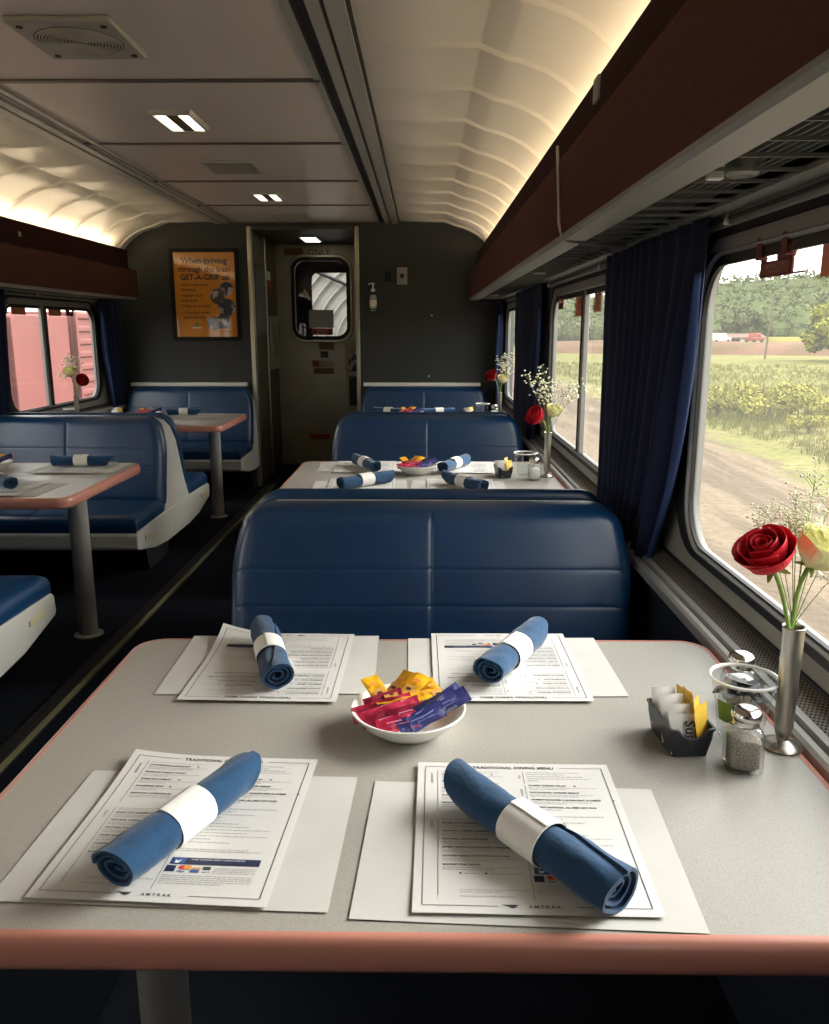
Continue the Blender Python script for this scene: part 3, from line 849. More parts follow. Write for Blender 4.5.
f.build('sheet', ['poster_orange', 'poster_ink', 'photo_a', 'photo_b', 'logo_green', 'ink_white'], t, smooth=0)

t = thing('hand_sanitizer_dispenser', 'clear hand sanitizer bottle with a white pump on the end wall', 'sanitizer', (-0.392, Y1 - 0.045, 1.38))
f = MB(); f.lathe([(0.022, 0), (0.027, 0.006), (0.028, 0.10), (0.025, 0.125), (0.014, 0.14), (0.013, 0.15)], 18); f.build('bottle', 'clear_plastic', t)
f = MB(); f.lathe([(0.021, 0.003), (0.0262, 0.010), (0.0268, 0.100), (0.022, 0.122), (0.0, 0.1221)], 16); f.build('gel', 'gel', t)
f = MB(); f.lathe([(0.0285, 0.035), (0.0285, 0.085)], 18, cap0=False, cap1=False); f.build('bottle_label', 'pk_white', t)
f = MB(); f.lathe([(0.016, 0.148), (0.016, 0.168), (0.007, 0.170), (0.007, 0.20), (0.012, 0.201), (0.012, 0.212), (0.0, 0.213)], 14)
f.tube([(0, 0, 0.207), (-0.02, -0.012, 0.208), (-0.034, -0.02, 0.198)], 0.005, 8); f.build('pump', 'white_plastic', t)
f = MB(); f.lathe([(0.0295, 0.01), (0.0295, 0.02), (0.031, 0.02), (0.031, 0.01)], 18, cap0=False, cap1=False); f.box(-0.012, 0.012, 0.028, 0.045, -0.01, 0.10); f.build('wall_bracket', 'black_plastic', t)

t = thing('wall_switch', 'grey wall plate with a round black knob on the end wall', 'wall switch', (-0.169, Y1, 1.646))
f = MB(); f.box(-0.040, 0.040, -0.008, 0, -0.065, 0.065); f.build('plate', 'frame_grey', t, smooth=0, bevel=0.003)
f = MB(); f.lathe([(0.018, 0.008), (0.017, 0.02), (0.013, 0.022)], 16, X=PW); f.build('knob', 'black_plastic', t)
t = thing('coat_hook', 'pair of small black hooks beside the grey wall plate', 'hook', (-0.280, Y1, 1.645))
for sx in (-0.014, 0.014):
    f = MB(); f.box(sx - 0.007, sx + 0.007, -0.008, 0, -0.042, 0.042); f.tube([(sx, -0.006, 0.02), (sx, -0.03, 0.005), (sx, -0.035, -0.02), (sx, -0.02, -0.03)], 0.005, 8); f.build('hook', 'black_plastic', t)

# ------------------------------------------------------------------ tables
TZ = 0.66
TW, TD = 1.080, 0.800
def make_table(label, loc, rotz, legx=-0.40):
    t = thing('dining_table', label, 'table', loc, rotz, 'dining car tables')
    def sw(d, z): return [(a, b, z) for a, b in rrect(TW + 2 * d, TD + 2 * d, 0.055 + d, 8)]
    f = MB(); f.loft([sw(-0.02, TZ - 0.034), sw(-0.011, TZ - 0.034), sw(-0.011, TZ), ]); f.build('tabletop', 'laminate', t, smooth=20)
    f = MB(); f.loft([sw(-0.0112, TZ - 0.0008), sw(-0.0112, TZ + 0.0006), sw(-0.006, TZ + 0.0006), sw(-0.002, TZ - 0.002), sw(0.001, TZ - 0.008), sw(0.002, TZ - 0.016), sw(0.002, TZ - 0.026), sw(0.0, TZ - 0.034), sw(-0.004, TZ - 0.040), sw(-0.02, TZ - 0.041), sw(-0.02, TZ - 0.03)], cap0=False, cap1=False)
    f.build('edge_band', 'edge_band', t, smooth=60)
    f = MB(); f.lathe([(0.038, 0.008), (0.038, TZ - 0.035)], 28, X=Matrix.Translation((legx, 0, 0))); lg = f.build('leg', 'steel', t)
    f = MB(); f.lathe([(0.058, 0), (0.058, 0.005), (0.050, 0.008), (0.039, 0.009)], 28, X=Matrix.Translation((legx, 0, 0))); f.build('base_plate', 'steel', lg)
    f = MB(); f.box(legx - 0.09, legx + 0.09, -0.09, 0.09, TZ - 0.044, TZ - 0.034); f.box(0.44, 0.53, -0.3, 0.3, TZ - 0.075, TZ - 0.034); f.build('mounting_plate', 'dark_base', t, smooth=0)
    return t
RX = -0.005
T1Y, T2Y, T3Y = 1.088, 3.270, 5.475
t1 = make_table('near dining table with a pink edge, laid with four menus', (RX, T1Y, 0), 0)
t2 = dup(t1, 'second right hand dining table, seen beyond the near blue seat back', (RX, T2Y, 0))
t3 = dup(t1, 'right hand dining table by the end wall, almost hidden behind seat backs', (RX, T3Y, 0))
LX = -1.795
LAY, LBY = 3.215, 5.435
ta = dup(t1, 'left hand dining table with a chrome leg in front of the double blue bench', (LX, LAY, 0), pi)
tb = dup(t1, 'left hand dining table by the window with the red wagons, under the poster', (LX, LBY, 0), pi)

# ------------------------------------------------------------------ bench seats
def backrest_geo(mb, side, c_top, c_bot, w=1.0, zb=0.365, zt=0.807, T=0.085):
    """padded seat back; side=-1 faces -Y, +1 faces +Y"""
    us = []
    def sym(vals): return sorted(set([-v for v in vals] + list(vals)))
    us = sym([1, .997, .99, .98, .965, .945, .92, .88, .8, .7, .6, .5, .4, .3, .2, .12, .07, .04, .022, .012, .006, 0])
    vs = [0, .008, .02, .04, .07, .12, .18, .25, .32, .38, .415, .43, .438, .443, .448, .455, .47, .5, .55, .6, .62, .635, .643, .648, .653, .66, .68, .72, .78, .84, .89, .925, .95, .97, .983, .992, .997, 1]
    hw0 = w / 2
    def hw(z):
        k = max(0.0, (z - 0.60) / 0.21)
        return hw0 - 0.048 * k * k
    r = 0.06
    fr = []; bk = []
    for v in vs:
        rowf = []; rowb = []
        for u in us:
            au = abs(u)
            u0 = 1 - r / hw0
            top = zt
            if au > u0:
                q = (au - u0) / (1 - u0)
                top = zt - r * (1 - sqrt(max(0, 1 - q * q)))
            z = zb + v * (top - zb)
            x = u * hw(z)
            d = min((1 - au) * hw0, top - z, (z - zb) * 1.2)
            e = min(1.0, max(0.0, d) / 0.038)
            th = T * sqrt(max(0.0, 1 - (1 - e) ** 2))
            g = 0.0030 * exp(-(x / 0.0045) ** 2) + 0.0013 * exp(-((v - 0.443) / 0.0055) ** 2) + 0.0013 * exp(-((v - 0.648) / 0.0055) ** 2)
            pil = 0.003 * (1 - exp(-(abs(x) / 0.09) ** 1.2)) * (1 - au ** 4)
            wr = 0.0022 * noise.noise(Vector((x * 7, z * 9, side * 3.1)))
            base = c_top + (c_bot - c_top) * (zt - z) / (zt - zb)
            yf = base + side * (th * 0.75 + (pil - g + wr) * min(1, e * 1.2))
            yb = base - side * th * 0.25
            rowf.append((x, yf, z)); rowb.append((x, yb, z))
        fr.append(rowf); bk.append(rowb)
    mb.loft(fr, closed=False); mb.loft(bk, closed=False)
    return mb

def seat_geo(mb, y0, y1, x0=-0.5, x1=0.5, z0=0.316, z1=0.396):
    R_ = 0.045
    def axis(l):
        e = [0, .002, .006, .012, .02, .03, .045]
        e = [q / l for q in e]
        mid = [e[-1] + (1 - 2 * e[-1]) * k / 12 for k in range(1, 12)]
        return e + mid + [1 - q for q in reversed(e)]
    L_, W2 = x1 - x0, abs(y1 - y0)
    us = axis(L_); vs = axis(W2)
    us = sorted(us + [0.485, 0.494, 0.5 + 1e-6, 0.506, 0.515])
    def fn(u, v):
        d = min(min(u, 1 - u) * L_, min(v, 1 - v) * W2)
        e = min(1, d / R_)
        z = z1 - 0.040 * (1 - sqrt(max(0, 1 - (1 - e) ** 2))) + 0.008 * sin(pi * u) * sin(pi * v) - 0.004 * exp(-((u - .5) / 0.008) ** 2) * e
        z += 0.002 * noise.noise(Vector((u * 7, v * 3, y0)))
        return (x0 + L_ * u, y0 + (y1 - y0) * v, z)
    rows = [[fn(u, v) for u in us] for v in vs]
    mb.loft(rows, closed=False)
    rim = rows[0] + [r_[-1] for r_ in rows[1:]] + rows[-1][-2::-1] + [r_[0] for r_ in rows[-2:0:-1]]
    mb.loft([rim, [(p[0], p[1], z0) for p in rim]], cap0=False, cap1=True)
    return mb

def shell_build(t, h, half):
    f = MB()
    y1 = 0.0 if half else 0.645
    lo = [(-0.645, 0.236), (-0.655, 0.250), (-0.648, 0.308), (-0.632, 0.322), (-0.24, 0.330)]
    if half: lo += [(0.0, 0.330), (0.0, 0.170), (-0.2, 0.170), (-0.40, 0.185)]
    else: lo += [(0.24, 0.330), (0.632, 0.322), (0.648, 0.308), (0.655, 0.250), (0.645, 0.236), (0.40, 0.185), (0.2, 0.170), (-0.2, 0.170), (-0.40, 0.185)]
    f.prism_x(lo, -h - 0.004, h + 0.004)
    rings = []
    for z, hw, dy in ((0.325, h + 0.002, 0.225), (0.36, h + 0.002, 0.20), (0.43, h - 0.002, 0.165), (0.55, h - 0.008, 0.125), (0.66, h - 0.016, 0.095), (0.735, h - 0.036, 0.075), (0.772, h - 0.062, 0.055), (0.790, h - 0.095, 0.016)):
        yb = 0.0 if half else dy
        rings.append([(-hw, -dy, z), (hw, -dy, z), (hw, yb, z), (-hw, yb, z)])
    f.loft(rings)
    return f.build('shell', 'shell', t, smooth=30, bevel=0.006)

def make_double(label, loc, rotz, width=1.0):
    h = width / 2
    t = thing('booth_bench', label, 'bench', loc, rotz, 'back to back booth benches')
    prof = [(-0.645, 0.236), (-0.655, 0.250), (-0.648, 0.308), (-0.632, 0.322), (-0.24, 0.322), (-0.205, 0.345), (-0.17, 0.43), (-0.070, 0.780), (-0.045, 0.800), (0.045, 0.800), (0.070, 0.780), (0.17, 0.43), (0.205, 0.345), (0.24, 0.322), (0.632, 0.322), (0.648, 0.308), (0.655, 0.250), (0.645, 0.236), (0.40, 0.185), (0.2, 0.170), (-0.2, 0.170), (-0.40, 0.185)]
    sh = shell_build(t, h, False)
    for sd in (-1, 1):
        f = backrest_geo(MB(), sd, sd * 0.078, sd * 0.185, width); f.build('backrest', 'vinyl', t, smooth=50)
        f = seat_geo(MB(), sd * 0.21, sd * 0.640, -h + 0.004, h - 0.004); f.build('seat', 'vinyl', t, smooth=50)
        f = MB(); f.box(-h - 0.010, -h - 0.002, sd * 0.50 - 0.055, sd * 0.50 + 0.055, 0.262, 0.284); f.build('pull_tab', 'cream', sh, smooth=0, bevel=0.003)
    f = MB(); f.prism_x([(-0.16, 0), (-0.22, 0.18), (0.22, 0.18), (0.16, 0)], -h + 0.12, h - 0.02); f.build('pedestal', 'dark_base', t, smooth=0)
    return t
def make_single(label, loc, tab):
    h = 0.5
    t = thing('wall_bench', label, 'bench', loc, 0, 'single benches on the end wall')
    prof = [(-0.645, 0.236), (-0.655, 0.250), (-0.648, 0.308), (-0.632, 0.322), (-0.24, 0.322), (-0.205, 0.345), (-0.17, 0.43), (-0.070, 0.780), (-0.045, 0.800), (0.0, 0.800), (0.0, 0.16), (-0.2, 0.170), (-0.40, 0.185)]
    sh = shell_build(t, h, True)
    f = backrest_geo(MB(), -1, -0.078, -0.185, 1.0); f.build('backrest', 'vinyl', t, smooth=50)
    f = seat_geo(MB(), -0.21, -0.640, -h + 0.004, h - 0.004); f.build('seat', 'vinyl', t, smooth=50)
    f = MB(); xs = tab * (h + 0.006); f.box(xs - 0.004, xs + 0.004, -0.555, -0.445, 0.262, 0.284); f.build('pull_tab', 'cream', sh, smooth=0, bevel=0.003)
    f = MB(); f.prism_x([(-0.16, 0), (-0.22, 0.18), (0.0, 0.18), (0.0, 0)], -h + 0.08, h - 0.02); f.build('pedestal', 'dark_base', t, smooth=0)
    f = MB(); f.box(-h + 0.02, h - 0.06, -0.045, 0.0, 0.808, 0.836); f.build('top_cap', 'white_plastic', t, smooth=0, bevel=0.004)
    return t
C1, C2 = 2.165, 4.375
b1 = make_double('wide blue leather booth bench right behind the near table', (0.02, C1, 0), 0, 1.03)
b2 = make_double('blue leather booth bench behind the second right hand table', (0.02, C2, 0), 0, 1.0)
b3 = make_single('blue bench under the white cap on the end wall, right of the door', (0.005, Y1 - 0.005, 0), -1)
l1 = dup(b2, 'blue bench seat with a white shell front at the left edge, nearest on that side', (-1.83, 2.15, 0), pi)
l2 = dup(b2, 'white shelled double blue bench on the left side, facing two ways', (-1.83, 4.325, 0), pi)
l3 = make_single('blue bench with a white end panel below the orange poster', (-1.83, Y1 - 0.005, 0), 1)
# ------------------------------------------------------------------ paper goods
def wavy(x, y, s, amp=0.0012):
    return amp * (noise.noise(Vector((x * 9, y * 9, s))) + 0.6)
def make_mat(label, loc, rotz, seed, group='white paper place mats'):
    f = MB()
    def fn(u, v):
        x = (u - .5) * 0.357; y = (v - .5) * 0.259
        e = 0.0012 * max(0, noise.noise(Vector((x * 5, y * 5, seed + 4.2)))) * (abs(u - .5) * 2) ** 4
        return (x, y, wavy(x, y, seed, 0.0008) + e)
    f.grid(fn, 24, 18)
    f.grid(lambda u, v: (fn(u, v)[0], fn(u, v)[1], fn(u, v)[2] - 0.0004), 24, 18, flip=True)
    o = f.build('place_mat', 'mat_paper', smooth=180, recalc=False)
    o.location = loc; o.rotation_euler = (0, 0, rotz)
    return tag(o, label, 'place mat', group)

def words(f, x0, x1, y, h, m, dens=1.0, r=None):
    """a line of small print too small to read: strokes broken like words"""
    x = x0
    r = r or rnd
    while x < x1:
        w = r.uniform(0.0025, 0.0085)
        xe = min(x + w, x1)
        q = x
        while q < xe:
            ww = min(r.uniform(0.0008, 0.0016), xe - q)
            f.add([(q, y, 0), (q + ww, y, 0), (q + ww, y + h * r.uniform(0.7, 1.1), 0), (q, y + h * r.uniform(0.7, 1.1), 0)], [(0, 1, 2, 3)], m)
            q += ww + 0.0004
        x = xe + 0.0012
def hline(f, x0, x1, y, t, m, n=10):
    for i in range(n):
        a = x0 + (x1 - x0) * i / n; b = x0 + (x1 - x0) * (i + 1) / n
        f.add([(a, y - t / 2, 0), (b, y - t / 2, 0), (b, y + t / 2, 0), (a, y + t / 2, 0)], [(0, 1, 2, 3)], m)
def vline(f, x, y0, y1, t, m, n=12):
    for i in range(n):
        a = y0 + (y1 - y0) * i / n; b = y0 + (y1 - y0) * (i + 1) / n
        f.add([(x - t / 2, a, 0), (x + t / 2, a, 0), (x + t / 2, b, 0), (x - t / 2, b, 0)], [(0, 1, 2, 3)], m)
def rect(f, x0, x1, y0, y1, m, z=0.0):
    f.add([(x0, y0, z), (x1, y0, z), (x1, y1, z), (x0, y1, z)], [(0, 1, 2, 3)], m)

MW, MH = 0.255, 0.296
def menu_print():
    r = random.Random(5)
    f = MB()
    D, G, L, NV, RD, OR, BL, GN, WH = 1, 2, 3, 4, 5, 6, 7, 8, 9
    a, b = MW / 2, MH / 2
    # frame
    hline(f, -a + 0.010, -0.062, b - 0.0115, 0.0010, L); hline(f, 0.062, a - 0.010, b - 0.0115, 0.0010, L)
    hline(f, -a + 0.010, -0.040, -b + 0.0115, 0.0010, L); hline(f, 0.042, a - 0.010, -b + 0.0115, 0.0010, L)
    vline(f, -a + 0.010, -b + 0.0115, b - 0.0115, 0.0012, L); vline(f, a - 0.010, -b + 0.0115, b - 0.0115, 0.0010, D)
    f.text('TRADITIONAL DINING MENU', 0.0088, (0, b - 0.0150, 0), 0, 'CENTER', D, 0.025, spacing=1.08, width=0.86)
    f.text('AMTRAK', 0.0062, (0.008, -b + 0.0092, 0), 0, 'CENTER', D, 0.012, spacing=1.5)
    f.add([(-0.036, -b + 0.0140, 0), (-0.018, -b + 0.0140, 0), (-0.022, -b + 0.0115, 0), (-0.030, -b + 0.0120, 0)], [(0, 1, 2, 3)], D)
    f.add([(-0.030, -b + 0.0114, 0), (-0.019, -b + 0.0112, 0), (-0.025, -b + 0.0085, 0)], [(0, 1, 2)], D)
    # left column
    xl = -0.096
    vline(f, -0.101, 0.030, b - 0.021, 0.0007, L); vline(f, -0.101, -0.122, 0.018, 0.0007, L)
    f.text('BREAKFAST', 0.0046, (-0.107, 0.096, 0), pi / 2, 'LEFT', D, 0.0, spacing=1.0)
    f.text('LUNCH', 0.0046, (-0.107, -0.004, 0), pi / 2, 'LEFT', D, 0.0, spacing=1.0)
    y = b - 0.024
    words(f, xl, -0.020, y, 0.0010, G, r=r); y -= 0.0075
    for nm, dot, n in (('CONTINENTAL BREAKFAST', 1, 2), ('RAILROAD FRENCH TOAST', 0, 2), ('THREE EGG OMELET', 1, 2), ('SCRAMBLED EGGS', 1, 2), ('BREAKFAST QUESADILLAS', 1, 2)):
        f.text(nm, 0.0044, (xl, y, 0), 0, 'LEFT', D, 0.034, spacing=1.02)
        if dot: rect(f, xl + 0.0029 * len(nm) + 0.004, xl + 0.0029 * len(nm) + 0.0065, y, y + 0.0026, D)
        for q in range(n):
            words(f, xl, r.uniform(-0.034, -0.008) if q < n - 1 else r.uniform(-0.075, -0.03), y - 0.0044 - q * 0.0036, 0.0012, G, r=r)
        y -= 0.0168
    y = 0.016
    words(f, xl, -0.012, y, 0.0010, G, r=r); words(f, xl, -0.06, y - 0.0032, 0.0010, G, r=r); y -= 0.010
    for nm, dot, n in (('BAKED ZITI GARDEN & HERBS', 0, 2), ('NATURAL CHEESE QUESADILLA', 0, 2), ('NATURAL ANGUS BURGER', 0, 2), ('SWEET EARTH PLANT BASED AWESOME BURGER', 1, 2), ('LOADED BAKED POTATO WITH CHILI', 0, 2), ('SAVORY CHILI BOWL', 0, 2)):
        f.text(nm, 0.0043, (xl, y, 0), 0, 'LEFT', D, 0.034, spacing=1.02)
        if dot: rect(f, xl + 0.0027 * len(nm) + 0.004, xl + 0.0027 * len(nm) + 0.0065, y, y + 0.0026, D)
        for q in range(n):
            words(f, xl, r.uniform(-0.020, -0.005) if q < n - 1 else r.uniform(-0.07, -0.03), y - 0.0043 - q * 0.0034, 0.0012, G, r=r)
        y -= 0.0155
    rect(f, -0.078, -0.0755, y + 0.001, y + 0.0035, D); words(f, -0.073, -0.056, y + 0.0012, 0.0014, G, r=r)
    rect(f, -0.050, -0.0475, y + 0.001, y + 0.0035, D); words(f, -0.045, -0.008, y + 0.0012, 0.0014, G, r=r)
    words(f, -0.078, -0.003, -0.1125, 0.0011, G, r=r); words(f, -0.078, -0.035, -0.1160, 0.0011, G, r=r); words(f, -0.078, -0.020, -0.1225, 0.0011, G, r=r)
    # right column
    xr = 0.016
    vline(f, 0.0115, b - 0.052, b - 0.021, 0.0007, L); vline(f, 0.0115, 0.030, b - 0.056, 0.0007, L); vline(f, -0.001, -0.128, -0.06, 0.0006, L)
    f.text('KIDS', 0.0042, (0.0075, b - 0.040, 0), pi / 2, 'LEFT', D); f.text('DINNER', 0.0042, (0.0075, b - 0.080, 0), pi / 2, 'LEFT', D)
    y = b - 0.024
    for q, xe in enumerate((0.085, 0.066, 0.090, 0.098, 0.03)):
        words(f, xr, xe, y - q * 0.0052, 0.0014, G, r=r)
    y = b - 0.057
    for nm, dot, n in (('CLASSIC GARDEN SALAD', 1, 2), ('PAN ROASTED CHICKEN BREAST', 0, 2), ('HOMESTYLE BAKED CHICKEN MAC & CHEESE', 1, 2), ('HEBREW NATIONAL ALL BEEF HOT DOG', 0, 1)):
        f.text(nm, 0.0043, (xr, y, 0), 0, 'LEFT', D, 0.034, spacing=0.98)
        if dot: rect(f, xr + 0.0027 * len(nm) + 0.004, xr + 0.0027 * len(nm) + 0.0065, y, y + 0.0026, D)
        for q in range(n):
            words(f, xr, r.uniform(0.085, 0.104) if q < n - 1 else r.uniform(0.05, 0.09), y - 0.0044 - q * 0.0036, 0.0012, G, r=r)
        y -= 0.0165
    for q in range(12):
        words(f, xr - 0.004 * (q > 3), r.choice((0.10, 0.05, 0.06, 0.075, 0.035)), y - 0.002 - q * 0.0062, 0.0013, G, r=r)
    words(f, 0.004, 0.085, -0.058, 0.0011, G, r=r); words(f, 0.004, 0.1, -0.0615, 0.0011, G, r=r)
    # payment panel
    rect(f, 0.004, 0.104, -0.0850, -0.0735, NV); rect(f, 0.006, 0.020, -0.0840, -0.0745, BL, 0.0002); f.text('GUEST REWARDS CREDIT CARDS ACCEPTED', 0.0030, (0.026, -0.0775, 0.0002), 0, 'LEFT', WH)
    words(f, 0.026, 0.096, -0.0822, 0.0012, L, r=r)
    f.add([(0.009, -0.0835, 0.0003), (0.013, -0.0835, 0.0003), (0.016, -0.0775, 0.0003), (0.012, -0.080, 0.0003), (0.009, -0.078, 0.0003)], [(0, 1, 2, 3, 4)], WH)
    rect(f, 0.002, 0.013, -0.098, -0.0875, NV)
    for cx, m in ((0.0205, RD), (0.0265, OR)):
        f.add([(cx + 0.0045 * cos(2 * pi * q / 18), -0.0905 + 0.0036 * sin(2 * pi * q / 18), 0.0001 * (m == OR)) for q in range(18)], [tuple(range(18))], m)
    f.text('VISA', 0.0046, (0.016, -0.0990, 0), 0, 'LEFT', BL, 0.03)
    rect(f, 0.0305, 0.0405, -0.0985, -0.0935, BL); rect(f, 0.032, 0.041, -0.0925, -0.090, OR)
    rect(f, 0.0435, 0.052, -0.0935, -0.0880, GN); words(f, 0.044, 0.052, -0.098, 0.0022, G, r=r)
    for q in range(4): words(f, 0.056, 0.103, -0.0905 - q * 0.0028, 0.0010, G, r=r)
    for q in range(5): words(f, 0.002, 0.102 - 0.03 * (q == 4), -0.1045 - q * 0.0033, 0.0010, G, r=r)
    return f
MENU_PRINT = menu_print()
MENU_MATS = ['menu_paper', 'ink_dark', 'ink_grey', 'ink_line', 'ink_navy', 'ink_red', 'ink_orange', 'ink_blue', 'ink_green', 'ink_white']
def make_menu(label, loc, rotz, seed, curl=None, printed=True):
    """curl = (corner x sign, corner y sign, height)"""
    def lift(x, y):
        z = wavy(x, y, seed, 0.0008)
        if curl:
            d = (x * curl[0] / (MW / 2) + y * curl[1] / (MH / 2)) / 2
            if d > 0.55: z += curl[2] * ((d - 0.55) / 0.45) ** 2
        return z
    f = MB()
    f.grid(lambda u, v: ((u - .5) * MW, (v - .5) * MH, lift((u - .5) * MW, (v - .5) * MH)), 26, 30)
    # paper thickness
    o = MB()
    def under(u, v):
        x, y = (u - .5) * MW, (v - .5) * MH
        return (x, y, lift(x, y) - 0.0006)
    f.grid(under, 26, 30, flip=True)
    if printed:
        off = len(f.v)
        for p in MENU_PRINT.v: f.v.append(Vector((p.x, p.y, lift(p.x, p.y) + 0.00035 + p.z)))
        for q, m in zip(MENU_PRINT.f, MENU_PRINT.m): f.f.append([i + off for i in q]); f.m.append(m)
    ob = f.build('menu', MENU_MATS, smooth=180, recalc=False)
    ob.location = loc; ob.rotation_euler = (0, 0, rotz)
    return tag(ob, label, 'menu', 'printed dining menus')

# ------------------------------------------------------------------ rolled napkins
def make_roll(label, loc, rotz, L=0.245, R=0.027, seed=1, tip=0.02, turns=2.9, seam=0.6, group='rolled blue napkins'):
    t = thing('napkin_roll', label, 'napkin', loc, rotz, group)
    f = MB(); na = 76; th = 0.0034
    amax = 2 * pi * turns; rin = 0.0065
    rings = []
    S_ = [-1, -.97, -.9, -.8, -.7, -.6, -.5, -.4, -.3, -.22, -.12, 0, .12, .22, .3, .4, .5, .6, .7, .8, .9, .97, 1]
    zc = R * 0.95
    for s in S_:
        ring = []
        pin = 1 - 0.10 * exp(-((s) / 0.24) ** 2)
        flare = 1 + 0.04 * abs(s) ** 3
        for out in (True, False):
            for i in range(na):
                a = amax * (i if out else na - 1 - i) / (na - 1)
                r = rin + (R - rin) * (a / amax) ** 0.9
                r = r * pin * flare - (0 if out else th) - 0.0035 * max(0, (a - amax + 0.5) / 0.5)
                aa = a - amax + seam + 0.8 * s
                nn = noise.noise(Vector((s * 2.2 + seed * 3.7, cos(aa) * 1.2, sin(aa) * 1.2 + seed)))
                n2 = noise.noise(Vector((s * 5.5 + seed, cos(aa) * 2.5 + seed, sin(aa) * 2.5)))
                r *= 1 + (0.13 * nn + 0.05 * n2) * (0.3 + abs(s))
                y = r * cos(aa); z = r * sin(aa)
                ex = (tip * cos(aa - 1.4) * max(0, (abs(s) - 0.5) / 0.5) ** 1.5 if s < 0 else 0.004 * cos(aa - 2.0) * s ** 4) - 0.008 * (1 - a / amax) * abs(s) ** 6
                x = s * L / 2 + (1 if s > 0 else -1) * ex
                zz = zc + z * 0.95
                zz = max(zz, 0.0006 + 0.0002 * (not out))
                ring.append((x, y * 1.05, zz))
        rings.append(ring)
    f.loft(rings, cap0=False, cap1=False)
    n = 2 * na
    for base, fl in ((len(f.v) - n * len(rings), False), (len(f.v) - n, True)):
        for i in range(na - 1):
            q = (base + i, base + i + 1, base + n - 2 - i, base + n - 1 - i)
            f.f.append(list(q if fl else q[::-1])); f.m.append(0)
    f.build('cloth', 'napkin', t, smooth=70)
    b = MB(); rb = R * 0.955
    def ring(x, r, a0=0, a1=2 * pi, m=40):
        return [(x, 1.05 * r * cos(a0 + (a1 - a0) * j / m), max(0.0004, zc + 0.95 * r * sin(a0 + (a1 - a0) * j / m))) for j in range(m)]
    w = 0.029
    b.loft([ring(-w, rb - 0.001), ring(-w, rb), ring(w, rb), ring(w, rb - 0.001)], cap0=False, cap1=False)
    fl = [ring(-w, rb + 0.0005, 0.5, 1.9, 14), ring(w, rb + 0.0005, 0.5, 1.9, 14)]
    fl2 = [[(p[0], p[1] + 0.0, p[2] + 0.0012 * max(0, (j - 9) / 4.0)) for j, p in enumerate(r_)] for r_ in fl]
    b.loft(fl2, closed=False)
    b.build('paper_band', 'band', t, smooth=40)
    return t

# ------------------------------------------------------------------ packets
def packet_geo(mb, w, l, th, m=0, X=None, seed=0.0, crimp=0.006):
    nu, nv = 8, 12
    def h(u, v):
        a = max(0, 1 - (2 * u - 1) ** 4); b = max(0.0, min(1, min(v, 1 - v) * l / crimp - 0.8) )
        b = min(1, b * 0.35)
        return th / 2 * sqrt(a) * b * (1 + 0.35 * noise.noise(Vector((u * 3, v * 5, seed)))) + 0.0003
    bend = lambda u, v: 0.004 * noise.noise(Vector((v * 2, u * 1.2, seed + 9)))
    mb.grid(lambda u, v: ((u - .5) * w, (v - .5) * l, bend(u, v) + h(u, v)), nu, nv, m, X)
    mb.grid(lambda u, v: ((u - .5) * w, (v - .5) * l, bend(u, v) - h(u, v)), nu, nv, m, X, flip=True)
    return mb
PK = {}
def packet(name, kind, label, M4, group, w=0.028, l=0.070, th=0.008, variant=0):
    k = (kind, variant, w, l)
    if k not in PK:
        f = packet_geo(MB(), w, l, th, seed=variant * 2.3 + len(kind))
        mats = [kind + '_b' if variant == 1 else kind]
        if kind == 'pk_yellow':
            mats += ['pk_tan', 'ink_orange', 'poster_ink']
            rect(f, -w * .34, w * .34, -l * .3, l * .02, 1, th * .63); rect(f, -w * .18, w * .10, -l * .16, -l * .08, 3, th * .66)
            rect(f, -w * .2, w * .2, l * .16, l * .24, 2, th * .6)
        elif kind in ('pk_red', 'pk_blue'):
            mats += ['pk_pink' if kind == 'pk_red' else 'pk_pale']
            rect(f, -w * .10, -w * .02, -l * .26, l * .10, 1, th * .62); rect(f, w * .12, w * .16, -l * .1, l * .26, 1, th * .6)
        PK[k] = f.build(name, mats, smooth=180)
        o = PK[k]
    else:
        o = PK[k].copy(); COL.objects.link(o)
    o.matrix_world = M4
    return tag(o, label, 'condiment packet', group)
def TRS(x, y, z, rz, rx=0.0, ry=0.0):
    return Matrix.Translation((x, y, z)) @ Matrix.Rotation(rz, 4, 'Z') @ Matrix.Rotation(rx, 4, 'X') @ Matrix.Rotation(ry, 4, 'Y')

def make_bowl(label, loc):
    f = MB()
    f.lathe([(0.0, 0.0), (0.044, 0.0), (0.047, 0.0015), (0.050, 0.005), (0.068, 0.017), (0.080, 0.032), (0.0835, 0.0355), (0.085, 0.0370), (0.0835, 0.0382), (0.079, 0.0368), (0.066, 0.020), (0.046, 0.007), (0.0, 0.006)], 48, cap0=False, cap1=False)
    o = f.build('condiment_bowl', 'ceramic', smooth=50); o.location = loc
    return tag(o, label, 'bowl', 'white condiment bowls')

